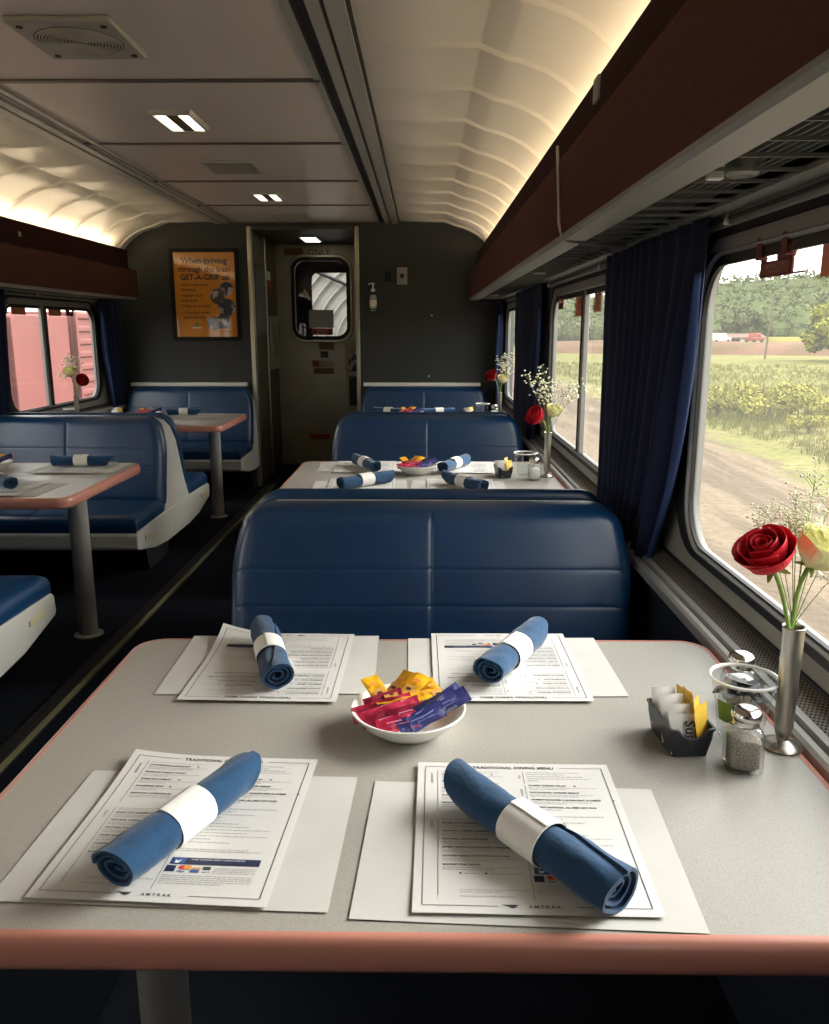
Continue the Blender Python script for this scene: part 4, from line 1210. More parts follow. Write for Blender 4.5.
ORD = ('first', 'second', 'third', 'fourth', 'fifth', 'sixth', 'seventh', 'eighth', 'ninth')
def fill_bowl(loc, where, ny, nr, nb, gname):
    bx, by, bz = loc
    O_ = Matrix.Translation((bx, by, bz))
    yl = [(-0.046, 0.030, 0.047, 0.55, 0.40), (-0.016, 0.042, 0.050, -0.70, 0.50), (0.006, 0.036, 0.050, -0.62, 0.35), (-0.016, 0.004, 0.050, -1.38, 0.10), (0.040, 0.026, 0.047, 0.60, 0.35), (0.014, 0.012, 0.047, -1.15, 0.08)][:ny]
    for i, (x, y, z, rz, rx) in enumerate(yl):
        packet('yellow_packet', 'pk_yellow', '%s yellow packet from the left in the bowl on %s' % (ORD[i], where), O_ @ TRS(x, y, z, rz, rx, 0.12 * (i % 3 - 1)), 'yellow packets in ' + gname, 0.028, 0.064, 0.009, i % 3)
    for i in range(nr):
        k = i / max(1, nr - 1)
        packet('red_packet', 'pk_red', '%s pink red packet from the left in the bowl on %s' % (ORD[i], where), O_ @ TRS(-0.052 + 0.044 * k + 0.010 * (i % 2), -0.014 - 0.036 * k + 0.020 * (i % 2), 0.037 + 0.009 * (i % 2) - 0.004 * k, -1.18 - 0.12 * k + 0.09 * (i % 3 - 1), 0.16, 1.05 - 0.3 * k), 'red packets in ' + gname, 0.024, 0.060, 0.010, i % 3)
    for i in range(nb):
        k = i / max(1, nb - 1)
        packet('blue_packet', 'pk_blue', '%s dark blue packet from the left in the bowl on %s' % (ORD[i], where), O_ @ TRS(0.020 + 0.036 * k, -0.038 + 0.028 * k + 0.008 * (i % 2), 0.038 + 0.008 * k + 0.005 * (i % 2), -1.02 + 0.10 * (i % 3 - 1), 0.24 + 0.08 * k, 0.95 - 0.2 * k), 'blue packets in ' + gname, 0.024, 0.074, 0.010, i % 3)

# ------------------------------------------------------------------ sugar caddy
def make_caddy(label, loc, rotz, where, nw, nyel):
    t = thing('sugar_caddy', label, 'caddy', loc, rotz, 'black sugar caddies')
    f = MB()
    w0, l0, w1, l1, h = 0.050, 0.088, 0.062, 0.100, 0.044
    def rg(w, l, z, r=0.005):
        return [(a, b, z) for a, b in rrect(w, l, r, 4)]
    def notch(p, w, l):      # the end walls dip in the middle
        x, y, z = p
        if abs(y) > l / 2 - 0.0052: z -= 0.014 * max(0, 1 - (x / (w * 0.30)) ** 2) ** 0.5
        return (x, y, z)
    def dense(ring):
        out = []
        for i in range(len(ring)):
            a, b = Vector(ring[i]), Vector(ring[(i + 1) % len(ring)])
            k = max(1, int((b - a).length / 0.004))
            for q in range(k): out.append(tuple(a.lerp(b, q / k)))
        return out
    base = dense(rg(w1, l1, h))
    def sc(z, dw, dl): 
        return [(p[0] * (dw / w1), p[1] * (dl / l1), z) for p in base]
    top = [notch(p, w1, l1) for p in base]
    lip = [(p[0] * 1.05, p[1] * 1.03, p[2]) for p in top]
    inn = [(p[0] * 0.95, p[1] * 0.965, p[2]) for p in top]
    mid = [(p[0] * 0.96, p[1] * 0.965, 0.026) for p in base]
    f.loft([sc(0.0, w0, l0), mid, [(p[0], p[1], p[2] - 0.003) for p in top], [(p[0], p[1], p[2] - 0.003) for p in lip], lip, inn, [(p[0] * 0.92, p[1] * 0.93, 0.024) for p in base], sc(0.003, w0 - 0.004, l0 - 0.004)])
    f.build('tray', 'caddy_black', t, smooth=40)
    Tm = Matrix.Translation(loc) @ Matrix.Rotation(rotz, 4, 'Z')
    for i in range(nw):
        k = i / max(1, nw - 1)
        y = -0.034 + 0.070 * k
        key = ('sugar', i == 0 and nw > 4)
        if key not in PK:
            g = packet_geo(MB(), 0.036, 0.054, 0.0056, seed=2.0 + 3 * key[1])
            mats = ['pk_white', 'ink_navy']
            if key[1]: g.text('Sugar', 0.020, (0.003, 0.018, 0.0046), -pi / 2, 'LEFT', 1, 0.02)
            PK[key] = g.build('sugar_packet', mats, smooth=180); o = PK[key]
        else:
            o = PK[key].copy(); COL.objects.link(o)
        o.matrix_world = Tm @ TRS(-0.0085 + 0.0025 * sin(i * 2.1), y, 0.036 + 0.0050 * sin(i * 2.7) - (0.006 if i == 0 else 0), 0.05 * sin(i * 3), radians(76 - 6 * (1 - k)), 0.03 * sin(i * 5))
        tag(o, '%s white sugar packet from the front in the caddy on %s' % (ORD[i], where), 'sugar packet', 'white sugar packets in the caddy on ' + where)
    for i in range(nyel):
        y = -0.030 + 0.060 * i / max(1, nyel - 1) if nyel > 1 else 0.0
        key = ('sweet',)
        if key not in PK:
            PK[key] = packet_geo(MB(), 0.036, 0.052, 0.0055, seed=7.7).build('sweetener_packet', 'pk_sweet', smooth=180); o = PK[key]
        else:
            o = PK[key].copy(); COL.objects.link(o)
        o.matrix_world = Tm @ TRS(0.0205, y, 0.043 + 0.003 * (i % 2), pi / 2 - 0.75 + 0.18 * i, radians(82), 0.10 * i - 0.1)
        tag(o, '%s yellow sweetener packet from the front in the caddy on %s' % (ORD[i], where), 'sweetener packet', 'yellow sweetener packets in the caddy on ' + where)
    return t

# ------------------------------------------------------------------ cups, shakers, vases, flowers
def make_cup(label, loc, logo=True):
    t = thing('plastic_cup', label, 'cup', loc, 0, 'clear plastic cups')
    f = MB()
    prof = [(0.0, 0.002), (0.028, 0.001), (0.030, 0.0), (0.031, 0.004), (0.0365, 0.045), (0.0435, 0.082), (0.0460, 0.090)]
    f.lathe(prof, 40, cap0=False, cap1=False)
    f.build('body', 'clear_plastic', t, smooth=60)
    f = MB(); f.lathe([(0.0450, 0.0885), (0.0470, 0.0885), (0.0490, 0.0905), (0.0490, 0.0925), (0.0465, 0.0935), (0.0447, 0.0915)], 40, cap0=False, cap1=False)
    f.loft([[(p * cos(a), p * sin(a), z) for a in [2 * pi * j / 40 for j in range(40)]] for p, z in ((0.0450, 0.0885), (0.0447, 0.0915))], cap0=False, cap1=False)
    f.build('rim', 'white_plastic', t, smooth=60)
    if logo:
        f = MB()
        f.loft([[(r * cos(a), r * sin(a), z) for a in [radians(d) for d in range(192, 242, 5)]] for r, z in ((0.0352, 0.030), (0.0402, 0.062))], closed=False)
        f.build('green_logo', 'logo_green', t, smooth=180, recalc=False)
    return t
def cup_packets(loc, where, n):
    for i in range(n):
        key = ('pp', i % 2, i >= n // 2)
        if key not in PK:
            PK[key] = packet_geo(MB(), 0.020, 0.062, 0.005, seed=4 + i).build('seasoning_packet', 'pk_black' if i >= n // 2 else 'pk_silver', smooth=180); o = PK[key]
        else:
            o = PK[key].copy(); COL.objects.link(o)
        a = i * 2.4
        if i < n // 2:
            o.matrix_world = Matrix.Translation(loc) @ TRS(0.012 * cos(a), 0.012 * sin(a), 0.048, a, radians(78), 0.2)
        else:
            o.matrix_world = Matrix.Translation(loc) @ TRS(0.011 * cos(a), 0.011 * sin(a), 0.070 + 0.0025 * (i - n // 2), a + 0.8, 0.18, 0.1)
        tag(o, '%s seasoning packet up from the bottom of the clear cup on %s' % (ORD[i], where), 'seasoning packet', 'black packets in the cup on ' + where)

def make_shaker(label, loc, fill, rotz=0.0, h=0.098):
    t = thing('pepper_shaker' if fill == 'pepper' else 'salt_shaker', label, 'shaker', loc, rotz, 'glass shakers with chrome caps')
    def sq(s, ch, z, n=3): return [(a, b, z) for a, b in rrect(s, s, ch, n)]
    f = MB()
    f.loft([sq(0.040, 0.008, 0.0), sq(0.0475, 0.010, 0.004), sq(0.0485, 0.011, 0.012), sq(0.0475, 0.011, 0.048), sq(0.045, 0.014, 0.056), sq(0.038, 0.017, 0.062), sq(0.031, 0.0154, 0.066), sq(0.030, 0.0149, 0.072)])
    f.build('glass_body', 'jar_glass', t, smooth=40)
    f = MB(); f.loft([sq(0.033, 0.007, 0.005), sq(0.0395, 0.009, 0.009), sq(0.0398, 0.010, 0.044), sq(0.036, 0.012, 0.047)])
    f.build('contents', fill, t, smooth=40)
    f = MB(); f.lathe([(0.0155, 0.064), (0.0172, 0.065), (0.0166, 0.067), (0.0174, 0.069), (0.0168, 0.071), (0.0176, 0.073), (0.0195, 0.075), (0.0200, 0.080), (0.0185, 0.085), (0.0140, 0.0885), (0.007, 0.090), (0.0, 0.0902)], 28, cap0=False, cap1=False)
    cap_ = f.build('cap', 'chrome', t, smooth=50)
    f = MB()
    for r, n in ((0.0, 1), (0.006, 6), (0.0115, 10)):
        for j in range(n):
            a = 2 * pi * j / n; zz = 0.0901 - 0.0015 * (r / 0.0115) ** 2 - 0.0004
            f.lathe([(0.0012, zz), (0.0012, zz + 0.0008)], 8, X=Matrix.Translation((r * cos(a), r * sin(a), 0)))
    f.build('cap_hole', 'hole', cap_, smooth=0)
    return t

def make_vase(label, loc):
    t = thing('bud_vase', label, 'vase', loc, 0, 'slim metal bud vases')
    f = MB(); f.lathe([(0.0, 0.0), (0.027, 0.0), (0.0285, 0.002), (0.027, 0.005), (0.016, 0.008), (0.0085, 0.012), (0.0085, 0.018)], 36, cap0=False); f.build('foot', 'brushed', t, smooth=50)
    f = MB()
    prof = [(0.0080, 0.016), (0.0105, 0.021), (0.0128, 0.030), (0.0136, 0.09), (0.0144, 0.145), (0.0150, 0.176), (0.0156, 0.180), (0.0148, 0.181), (0.0134, 0.179), (0.012, 0.15), (0.011, 0.10)]
    f.lathe(prof, 20, cap0=True, cap1=True); f.build('body', 'brushed', t, smooth=18)
    return t

def bloom_geo(mb, open_=1.0, size=0.035, seed=0, m=0):
    r = random.Random(seed)
    layers = ((3, 0.20, 0.94, 0.9), (4, 0.36, 0.98, 0.9), (5, 0.55, 1.0, 0.85), (5, 0.76, 0.96, 0.85), (6, 0.98, 0.86, 0.8))
    ph = r.uniform(0, 6)
    for li, (n, rad, hgt, wd) in enumerate(layers):
        for k in range(n):
            ph0 = ph + 2 * pi * k / n + r.uniform(-.15, .15)
            wid = (pi / n) * 1.25 + (0.5 if li < 2 else 0.12)
            fl = (0.05 + 0.30 * open_ * (li / 4.0) ** 1.5) * r.uniform(0.8, 1.2)
            hh = hgt * r.uniform(0.94, 1.05)
            sd = r.uniform(0, 50)
            def fn(u, v, ph0=ph0, wid=wid, fl=fl, hh=hh, rad=rad, sd=sd):
                s = 2 * u - 1
                edge = 1 - 0.16 * abs(s) ** 2.5
                t_ = v * edge
                prof = 0.16 + (rad - 0.16) * sin(min(1, t_ * 1.35) * pi / 2) if rad > 0.16 else rad * (0.4 + 0.6 * t_)
                prof *= 1 - 0.22 * max(0, t_ - 0.55) * (1.6 if li < 3 else 0.6)
                rr_ = prof + fl * max(0, t_ - 0.5) ** 2 * 2.4
                a = ph0 + s * wid * (1 - 0.12 * (1 - t_))
                z = t_ * hh * 1.55 - fl * 0.9 * max(0, t_ - 0.78) * (1.8 if abs(s) < .99 else 1.8)
                nn = 0.035 * noise.noise(Vector((s * 1.7 + sd, t_ * 2.2, sd)))
                rr_ += nn + 0.02 * (abs(s) ** 2)
                return (size * rr_ * cos(a), size * rr_ * sin(a), size * z)
            mb.grid(fn, 10, 10, m)
    return mb
def make_rose(name, label, base, head, axis, size, mtl, open_, seed, cat='flower'):
    """stem from base up to head; the bloom looks along axis"""
    base = Vector(base); head = Vector(head); ax = Vector(axis).normalized()
    t = thing(name, label, cat, base)
    q = ax.to_track_quat('Z', 'Y').to_matrix().to_4x4()
    hb = head - base
    T = Matrix.Translation(hb - ax * size * 0.75) @ q
    bloom_geo(f := MB(), open_, size, seed)
    for i in range(len(f.v)): f.v[i] = T @ f.v[i]
    f.build('bloom', mtl, t, smooth=180, recalc=False, solid=0.0004)
    st = hb - ax * size * 0.72
    pts = []
    for i in range(9):
        k = i / 8
        p = Vector((0, 0, 0)).lerp(st, k)
        p += Vector((0, 0, 1)) * 0.02 * sin(pi * k) * 0.3 + (-ax * 0.018) * (k * k * (1 - k) * 4)
        pts.append(p)
    f = MB(); f.tube(pts, 0.0032, 8, r1=0.0030)
    stm = f.build('stem', 'stem', t, smooth=60)
    f = MB()
    for k in range(5):
        a = 2 * pi * k / 5
        def fn(u, v, a=a):
            w = 0.16 * (1 - v) ** 0.8 * (2 * u - 1)
            r_ = 0.12 + 0.62 * v ** 0.7; z = -0.02 - 0.20 * v + 0.10 * v * v
            return tuple(T @ Vector((size * (r_ * cos(a) - w * sin(a)), size * (r_ * sin(a) + w * cos(a)), size * (z + 0.12))))
        f.grid(fn, 4, 6)
    f.lathe([(0.06 * size, -0.10 * size), (0.16 * size, -0.02 * size), (0.20 * size, 0.08 * size)], 10, X=T)
    f.build('sepal', 'stem', stm, smooth=180, recalc=False)
    return t
def make_spray(label, base, tips, n_bl, spread, bl_r, seed):
    r = random.Random(seed)
    base = Vector(base)
    t = thing('babys_breath', label, 'flower', base)
    s = MB(); b = MB()
    for tx in tips:
        tip = Vector(tx) - base
        mid = tip * 0.5 + Vector((0, 0, 0.02))
        s.tube([(0, 0, 0), tip * 0.25 + Vector((0, 0, 0.012)), mid, tip * 0.78 + Vector((0, 0, 0.010)), tip], 0.0008, 5, r1=0.0004)
        for k in range(n_bl):
            a = r.uniform(0.55, 1.0)
            st = tip * a + Vector((0, 0, 0.012 * sin(pi * a)))
            d = Vector((r.gauss(0, 1), r.gauss(0, 1), abs(r.gauss(0, .9)))).normalized() * spread * r.uniform(0.35, 1.0)
            e = st + d
            s.tube([st, st + d * 0.5 + Vector((0, 0, 0.003)), e], 0.00028, 3)
            rr = bl_r * r.uniform(0.7, 1.25)
            b.sphere(e, rr, 6, 4, sc=(1, 1, 0.8))
    s.build('stems', 'stem_thin', t, smooth=60)
    o = b.build('blossoms', 'blossom', t, smooth=60)
    o['kind'] = 'stuff'
    return t
# ------------------------------------------------------------------ laying the near table
Z0 = TZ + 0.0006
NT = 'the near table'
make_mat('white place mat under the front right menu of the near table', (0.110, 0.837, Z0 + .0004), radians(-2.6), 1)
make_mat('white place mat under the front left menu of the near table', (-0.270, 0.861, Z0 + .0004), radians(-2.2), 2)
make_mat('white place mat under the back left menu of the near table', (-0.262, 1.366, Z0 + .0004), radians(1.0), 3)
make_mat('white place mat under the back right menu of the near table', (0.152, 1.360, Z0 + .0004), radians(1.2), 4)
Z1_ = Z0 + 0.0036
make_menu('printed menu under the blue roll at the front right of the near table', (0.119, 0.868, Z1_), radians(-0.9), 11)
make_menu('printed menu with a lifted corner at the front left of the near table', (-0.279, 0.882, Z1_), radians(-3.0), 12, (-1, 1, 0.007))
make_menu('printed menu lying upside down at the back left of the near table, corner curled', (-0.263, 1.353, Z1_), radians(179.0), 13, (1, -1, 0.020))
make_menu('printed menu lying upside down at the back right of the near table', (0.144, 1.357, Z1_), radians(180.4), 14)
Z2_ = Z1_ + 0.0010
make_roll('blue napkin roll at the front right of the near table, spiral end towards us', (0.122, 0.817, Z2_), radians(-53.5), 0.252, 0.0285, 1)
make_roll('blue napkin roll at the front left of the near table, pointing away right', (-0.277, 0.846, Z2_), radians(-115), 0.216, 0.0265, 2, seam=2.2)
make_roll('rolled blue napkin standing end on at the back left of the near table', (-0.268, 1.345, Z2_), radians(-74), 0.228, 0.0265, 3, tip=0.026, seam=1.1)
make_roll('rolled blue napkin slanting to the right at the back right of the near table', (0.156, 1.350, Z2_), radians(-118.5), 0.205, 0.0275, 4, seam=2.9)
bl = (-0.022, 1.118, TZ + 0.0006)
make_bowl('white bowl full of yellow, red and blue packets on the near table', bl)
fill_bowl(bl, NT, 6, 8, 7, 'the near bowl')
make_caddy('black sugar caddy of white and yellow packets on the near table', (0.368, 1.088, TZ + 0.0006), radians(4), NT, 6, 5)
cp = (0.463, 1.108, TZ + 0.0006)
make_cup('clear plastic cup of black packets with a green mark on the near table', cp)
cup_packets(cp, NT, 9)
make_shaker('square glass pepper shaker with chrome cap on the near table', (0.432, 1.015, TZ + 0.0006), 'pepper', radians(-8), 0.1)
make_shaker('glass salt shaker half hidden behind the clear cup on the near table', (0.497, 1.205, TZ + 0.0006), 'salt', radians(10), 0.1)
v1 = make_vase('slim metal vase holding a red and a white rose on the near table', (0.511, 1.075, TZ + 0.0006))
make_rose('red_rose', 'large open red rose in the vase on the near table', (0.503, 1.070, 0.835), (0.458, 1.060, 0.948), (-0.50, -0.30, 0.80), 0.037, 'rose_red', 0.9, 3)
make_rose('white_rose', 'pale cream rosebud in the vase on the near table', (0.508, 1.077, 0.835), (0.536, 1.075, 0.948), (0.35, -0.35, 0.85), 0.036, 'rose_white', 0.35, 5)
make_spray("airy spray of tiny baby's breath behind the roses on the near table", (0.513, 1.082, 0.84),
           [(0.455, 1.10, 0.985), (0.475, 1.11, 0.995), (0.50, 1.10, 0.99), (0.515, 1.12, 1.01), (0.54, 1.12, 1.045), (0.565, 1.10, 1.05), (0.56, 1.06, 0.98), (0.575, 1.05, 0.93), (0.535, 1.12, 1.00)], 60, 0.030, 0.0021, 21)

# ------------------------------------------------------------------ second table on the right
S2 = 'the second right hand table'
make_mat('white place mat at the back left of the second right hand table', (-0.275, 3.520, Z0 + .0004), radians(2), 5)
make_mat('white place mat at the back right of the second right hand table', (0.150, 3.515, Z0 + .0004), radians(-1), 6)
make_mat('white place mat at the front left of the second right hand table', (-0.240, 3.040, Z0 + .0004), radians(3), 7)
make_mat('white place mat at the front right of the second right hand table', (0.130, 3.040, Z0 + .0004), radians(-2), 8)
make_menu('menu sheet at the back left of the second right hand table', (-0.25, 3.50, Z1_), radians(181), 15)
make_menu('menu sheet at the back right of the second right hand table', (0.17, 3.49, Z1_), radians(178), 16)
make_menu('menu sheet at the front left of the second right hand table', (-0.235, 3.05, Z1_), radians(2), 17)
make_menu('menu sheet at the front right of the second right hand table', (0.14, 3.05, Z1_), radians(-1), 18)
make_roll('blue napkin roll at the back left of the second right hand table', (-0.247, 3.445, Z2_), radians(-66), 0.235, 0.0265, 5)
make_roll('blue napkin roll at the back right of the second right hand table', (0.130, 3.435, Z2_), radians(63 + 180), 0.235, 0.0265, 6)
make_roll('blue napkin roll at the front left of the second right hand table', (-0.220, 3.040, Z2_), radians(41 + 180), 0.235, 0.0265, 7)
make_roll('blue napkin roll at the front right of the second right hand table', (0.152, 3.005, Z2_), radians(-58), 0.235, 0.0265, 8)
b2l = (-0.028, 3.345, TZ + 0.0006)
make_bowl('white bowl of packets on the second right hand table', b2l)
fill_bowl(b2l, S2, 4, 5, 5, 'the bowl on the second table')
make_caddy('black sugar caddy on the second right hand table', (0.322, 3.285, TZ + 0.0006), radians(5), S2, 3, 2)
make_cup('empty clear plastic cup on the second right hand table', (0.415, 3.315, TZ + 0.0006), False)
make_shaker('salt shaker in front of the clear cup on the second right hand table', (0.436, 3.205, TZ + 0.0006), 'salt', radians(12))
make_vase('slim metal vase with roses on the second right hand table', (0.497, 3.275, TZ + 0.0006))
make_rose('red_rose', 'red rose leaning out of the vase on the second right hand table', (0.492, 3.275, 0.835), (0.448, 3.27, 0.905), (-0.75, -0.5, 0.45), 0.038, 'rose_red', 0.8, 13)
make_rose('white_rose', 'cream white rose in the vase on the second right hand table', (0.497, 3.275, 0.835), (0.514, 3.27, 0.925), (0.25, -0.4, 0.9), 0.032, 'rose_white', 0.45, 15)
make_spray("wide cloud of baby's breath in the vase on the second right hand table", (0.500, 3.280, 0.84),
           [(0.41, 3.30, 1.055), (0.45, 3.32, 1.06), (0.47, 3.30, 1.10), (0.50, 3.33, 1.04), (0.53, 3.28, 1.03), (0.57, 3.22, 1.02), (0.605, 3.16, 1.03), (0.585, 3.05, 1.03), (0.48, 3.26, 1.0)], 26, 0.040, 0.0042, 22)

# ------------------------------------------------------------------ third table on the right
S3 = 'the end wall table'
make_mat('white place mat at the back left of the table by the end wall', (-0.27, 5.72, Z0 + .0004), 0.03, 9)
make_mat('white place mat at the back right of the table by the end wall', (0.14, 5.72, Z0 + .0004), -0.02, 10)
make_roll('blue napkin roll on the left of the table by the end wall', (-0.245, 5.745, Z2_), radians(-30), 0.22, 0.0265, 9)
make_roll('pale lit napkin roll right of the bowl on the table by the end wall', (0.105, 5.72, Z2_), radians(15), 0.22, 0.0265, 10)
b3l = (-0.085, 5.62, TZ + 0.0006)
make_bowl('white bowl of packets on the table by the end wall', b3l)
fill_bowl(b3l, S3, 3, 3, 3, 'the bowl by the end wall')
make_caddy('sugar caddy on the table by the end wall', (0.305, 5.60, TZ + 0.0006), 0.05, S3, 3, 1)
make_cup('clear plastic cup on the table by the end wall', (0.400, 5.60, TZ + 0.0006), False)
make_shaker('salt shaker on the table by the end wall', (0.475, 5.56, TZ + 0.0006), 'salt', 0.2)
make_vase('slim metal vase on the table by the end wall', (0.500, 5.44, TZ + 0.0006))
make_rose('red_rose', 'red rose in the vase on the table by the end wall', (0.496, 5.44, 0.835), (0.445, 5.43, 0.945), (-0.6, -0.6, 0.5), 0.038, 'rose_red', 0.8, 23)
make_rose('white_rose', 'cream rose in the vase on the table by the end wall', (0.500, 5.44, 0.835), (0.515, 5.43, 0.925), (0.2, -0.5, 0.9), 0.034, 'rose_white', 0.4, 25)
make_spray("baby's breath in the vase on the table by the end wall", (0.503, 5.445, 0.84),
           [(0.50, 5.47, 1.06), (0.53, 5.45, 1.03), (0.56, 5.42, 1.08), (0.54, 5.40, 0.98)], 22, 0.045, 0.0062, 23)

# ------------------------------------------------------------------ left hand tables
make_mat('white place mat at the back of the near left hand table', (-1.47, 3.47, Z0 + .0004), radians(1), 11)
make_mat('white place mat at the front of the near left hand table', (-1.56, 2.985, Z0 + .0004), radians(-2), 12)
make_menu('menu sheet at the back of the near left hand table', (-1.49, 3.46, Z1_), radians(180), 19)
make_menu('menu sheet at the front of the near left hand table', (-1.58, 2.99, Z1_), radians(1), 20)
make_roll('blue napkin roll lying crosswise at the back of the near left hand table', (-1.478, 3.49, Z2_), radians(187), 0.245, 0.0265, 11)
make_roll('blue napkin roll cut by the left picture edge on the near left hand table', (-1.600, 3.035, Z2_), radians(-46), 0.235, 0.0265, 12)
bla = (-1.825, 3.40, TZ + 0.0006)
make_bowl('white bowl with yellow packets on the near left hand table', bla)
fill_bowl(bla, 'the near left hand table', 4, 3, 2, 'the bowl on the near left table')
make_mat('white place mat at the back of the left hand table below the poster', (-1.58, 5.69, Z0 + .0004), 0.02, 13)
make_mat('white place mat at the front of the left hand table below the poster', (-1.56, 5.20, Z0 + .0004), -0.02, 14)
make_menu('menu sheet at the front of the left hand table below the poster', (-1.58, 5.20, Z1_), 0.0, 21)
make_roll('blue napkin roll on the left hand table below the poster', (-1.66, 5.66, Z2_), radians(190), 0.22, 0.0265, 13)
blb = (-1.86, 5.53, TZ + 0.0006)
make_bowl('white bowl with pink red packets on the left hand table below the poster', blb)
fill_bowl(blb, 'the table below the poster', 2, 5, 2, 'the bowl below the poster')
make_caddy('sugar caddy on the left hand table below the poster', (-2.06, 5.50, TZ + 0.0006), 0.0, 'the table below the poster', 4, 1)
make_cup('clear plastic cup beside the vase at the left hand window', (-2.240, 5.20, TZ + 0.0006), False)
make_vase('slim metal vase in front of the left hand window', (-2.185, 5.16, TZ + 0.0006))
make_rose('red_rose', 'red rose in front of the left hand window', (-2.18, 5.16, 0.835), (-2.135, 5.15, 0.930), (0.5, -0.6, 0.4), 0.038, 'rose_red', 0.8, 33)
make_rose('white_rose', 'cream yellow rose in front of the left hand window', (-2.185, 5.16, 0.835), (-2.205, 5.15, 0.985), (0.0, -0.6, 0.8), 0.038, 'rose_white', 0.5, 35)
make_spray("baby's breath in front of the left hand window", (-2.187, 5.165, 0.84),
           [(-2.25, 5.2, 1.06), (-2.22, 5.17, 1.08), (-2.16, 5.17, 1.07), (-2.27, 5.15, 0.98)], 24, 0.045, 0.0065, 24)

# ------------------------------------------------------------------ curtains
def make_curtain(label, X, ya, yb, za=1.451, zb=0.50, tie=0.0, folds=11, gather=0.0, seed=0, bottom=None, swoop=0.0):
    """ya = edge nearest the camera, yb = far edge; bottom = (near, far) at the foot"""
    f = MB(); nb = bottom or (ya, yb)
    nu, nv = folds * 14, 44
    def pt(u, v, off=0.0):
        k = v ** 1.35
        yn = ya + (nb[0] - ya) * (v ** 1.9) + swoop * sin(pi * min(1, v * 1.02)) ** 2 * -0.5
        yf = yb + (nb[1] - yb) * k
        ph = 2 * pi * folds * (u + 0.03 * sin(9 * u + seed)) + 1.1 * noise.noise(Vector((u * 4, v * 1.3, seed + 7))) + 1.5 * v * (1 - u) ** 2
        amp = 0.008 + 0.007 * v + 0.012 * (1 - u) ** 2 * sin(pi * min(1, v * 1.1))
        amp *= 0.8 + 0.3 * noise.noise(Vector((u * 6, v * 1.5, seed)))
        y = yn + (yf - yn) * u + 0.004 * cos(ph)
        x = 0.572 - amp * cos(ph) - 0.006 * noise.noise(Vector((u * 3, v * 3, seed + 3)))
        # a broad rolled fold at the near edge
        if u < 0.12:
            q = (0.12 - u) / 0.12
            x -= 0.020 * sin(pi * q) * sin(pi * min(1, v * 1.05))
        z = za + (zb - za) * v
        x = min(x, 0.598)
        return (x + off, y, z)
    f.grid(pt, nu, nv, 0, X)
    # pleat header tape
    f.grid(lambda u, v: (lambda p: (p[0] - 0.001, p[1], za + 0.012 - 0.03 * v))(pt(u, 0.0)), nu, 2, 0, X)
    o = f.build('curtain', ['curtain'], smooth=180, solid=0.0025)
    tag(o, label, 'curtain', 'navy blue window curtains')
    # the lining turned out along the near edge
    l = MB()
    def lf(u, v):
        vv = 0.10 + 0.88 * v
        p = pt(0.0, vv)
        w = 0.065 * sin(pi * min(1, v * 1.0)) ** 0.8 * (0.55 + 0.45 * sin(v * 5.2 + 0.6))
        return (p[0] - 0.004 - 0.014 * sin(pi * u), p[1] - 0.001 + w * (u - 0.25), p[2] - 0.01 * u)
    l.grid(lf, 8, 40, 0, X)
    l.build('lining_edge', 'curtain_lining', o, smooth=180, solid=0.002)
    return o
make_curtain('long navy curtain beside the near right window, the largest curtain', IDN, 1.745, 2.66, bottom=(2.16, 2.62), folds=10, seed=1, zb=0.50, swoop=0.0)
make_curtain('navy curtain between the second and third right hand windows', IDN, 4.13, 5.28, bottom=(4.45, 5.25), folds=9, seed=2)
make_curtain('narrow navy curtain next to the end wall on the right', IDN, 6.20, 6.53, bottom=(6.25, 6.53), folds=5, seed=3)
make_curtain('navy curtain gathered beside the left window under the rack end', MIR, 6.09, 6.52, bottom=(6.22, 6.50), folds=5, seed=4, zb=0.66)
make_curtain('strip of navy curtain at the left picture edge', MIR, 3.95, 4.74, bottom=(3.95, 4.62), folds=8, seed=5)

# ------------------------------------------------------------------ window release handles and exit stickers
def make_handle(label, X, y, small=False):
    t = thing('window_release_handle', label, 'window handle', tuple(X @ Vector((0.632, y, 1.36))), 0, 'red window release handles')
    T = Matrix.Translation(-(X @ Vector((0.632, y, 1.36)))) @ X
    L = 0.135 if not small else 0.12
    for yy in (y + L * 0.34, y - L * 0.46):
        f = MB(); f.box(0.6075, 0.6115, yy - 0.011, yy + 0.011, 1.368, 1.404, X=T); f.box(0.6075, 0.6225, yy - 0.011, yy + 0.011, 1.364, 1.368, X=T)
        f.build('strap', 'handle_red', t, smooth=0, bevel=0.001)
    f = MB()
    f.box(0.622, 0.627, y - L / 2, y + L / 2, 1.333, 1.361, X=T)
    f.box(0.622, 0.627, y - L / 2, y - L * 0.02, 1.361, 1.378, X=T); f.box(0.622, 0.627, y + L * 0.36, y + L / 2, 1.361, 1.372, X=T)
    f.box(0.624, 0.630, y - L * 0.82, y - L / 2, 1.3335, 1.3365, X=T)
    f.tube([(0.624, y - L * 0.46, 1.366), (0.616, y - L * 0.60, 1.378), (0.620, y - L * 0.72, 1.386)], 0.007, 8, X=T)
    f.build('pull_plate', 'handle_red', t, smooth=0, bevel=0.0015)
    if not small:
        f = MB(); f.box(0.6212, 0.6218, y - L * 0.44, y + L * 0.44, 1.338, 1.358, 0, X=T)
        W = T @ Matrix.Translation((0.6208, y, 1.348)) @ Matrix(((0, 0, -1, 0), (-1, 0, 0, 0), (0, 1, 0, 0), (0, 0, 0, 1)))
        f.text('EMERGENCY EXIT', 0.0105, (0, 0.0008, 0), 0, 'CENTER', 1, 0.01, X=W); f.text('PULL HANDLE', 0.007, (0, -0.0075, 0), 0, 'CENTER', 1, 0.0, X=W)
        f.build('notice_plate', ['handle_plate', 'sticker_tan'], t, smooth=0)
    return t
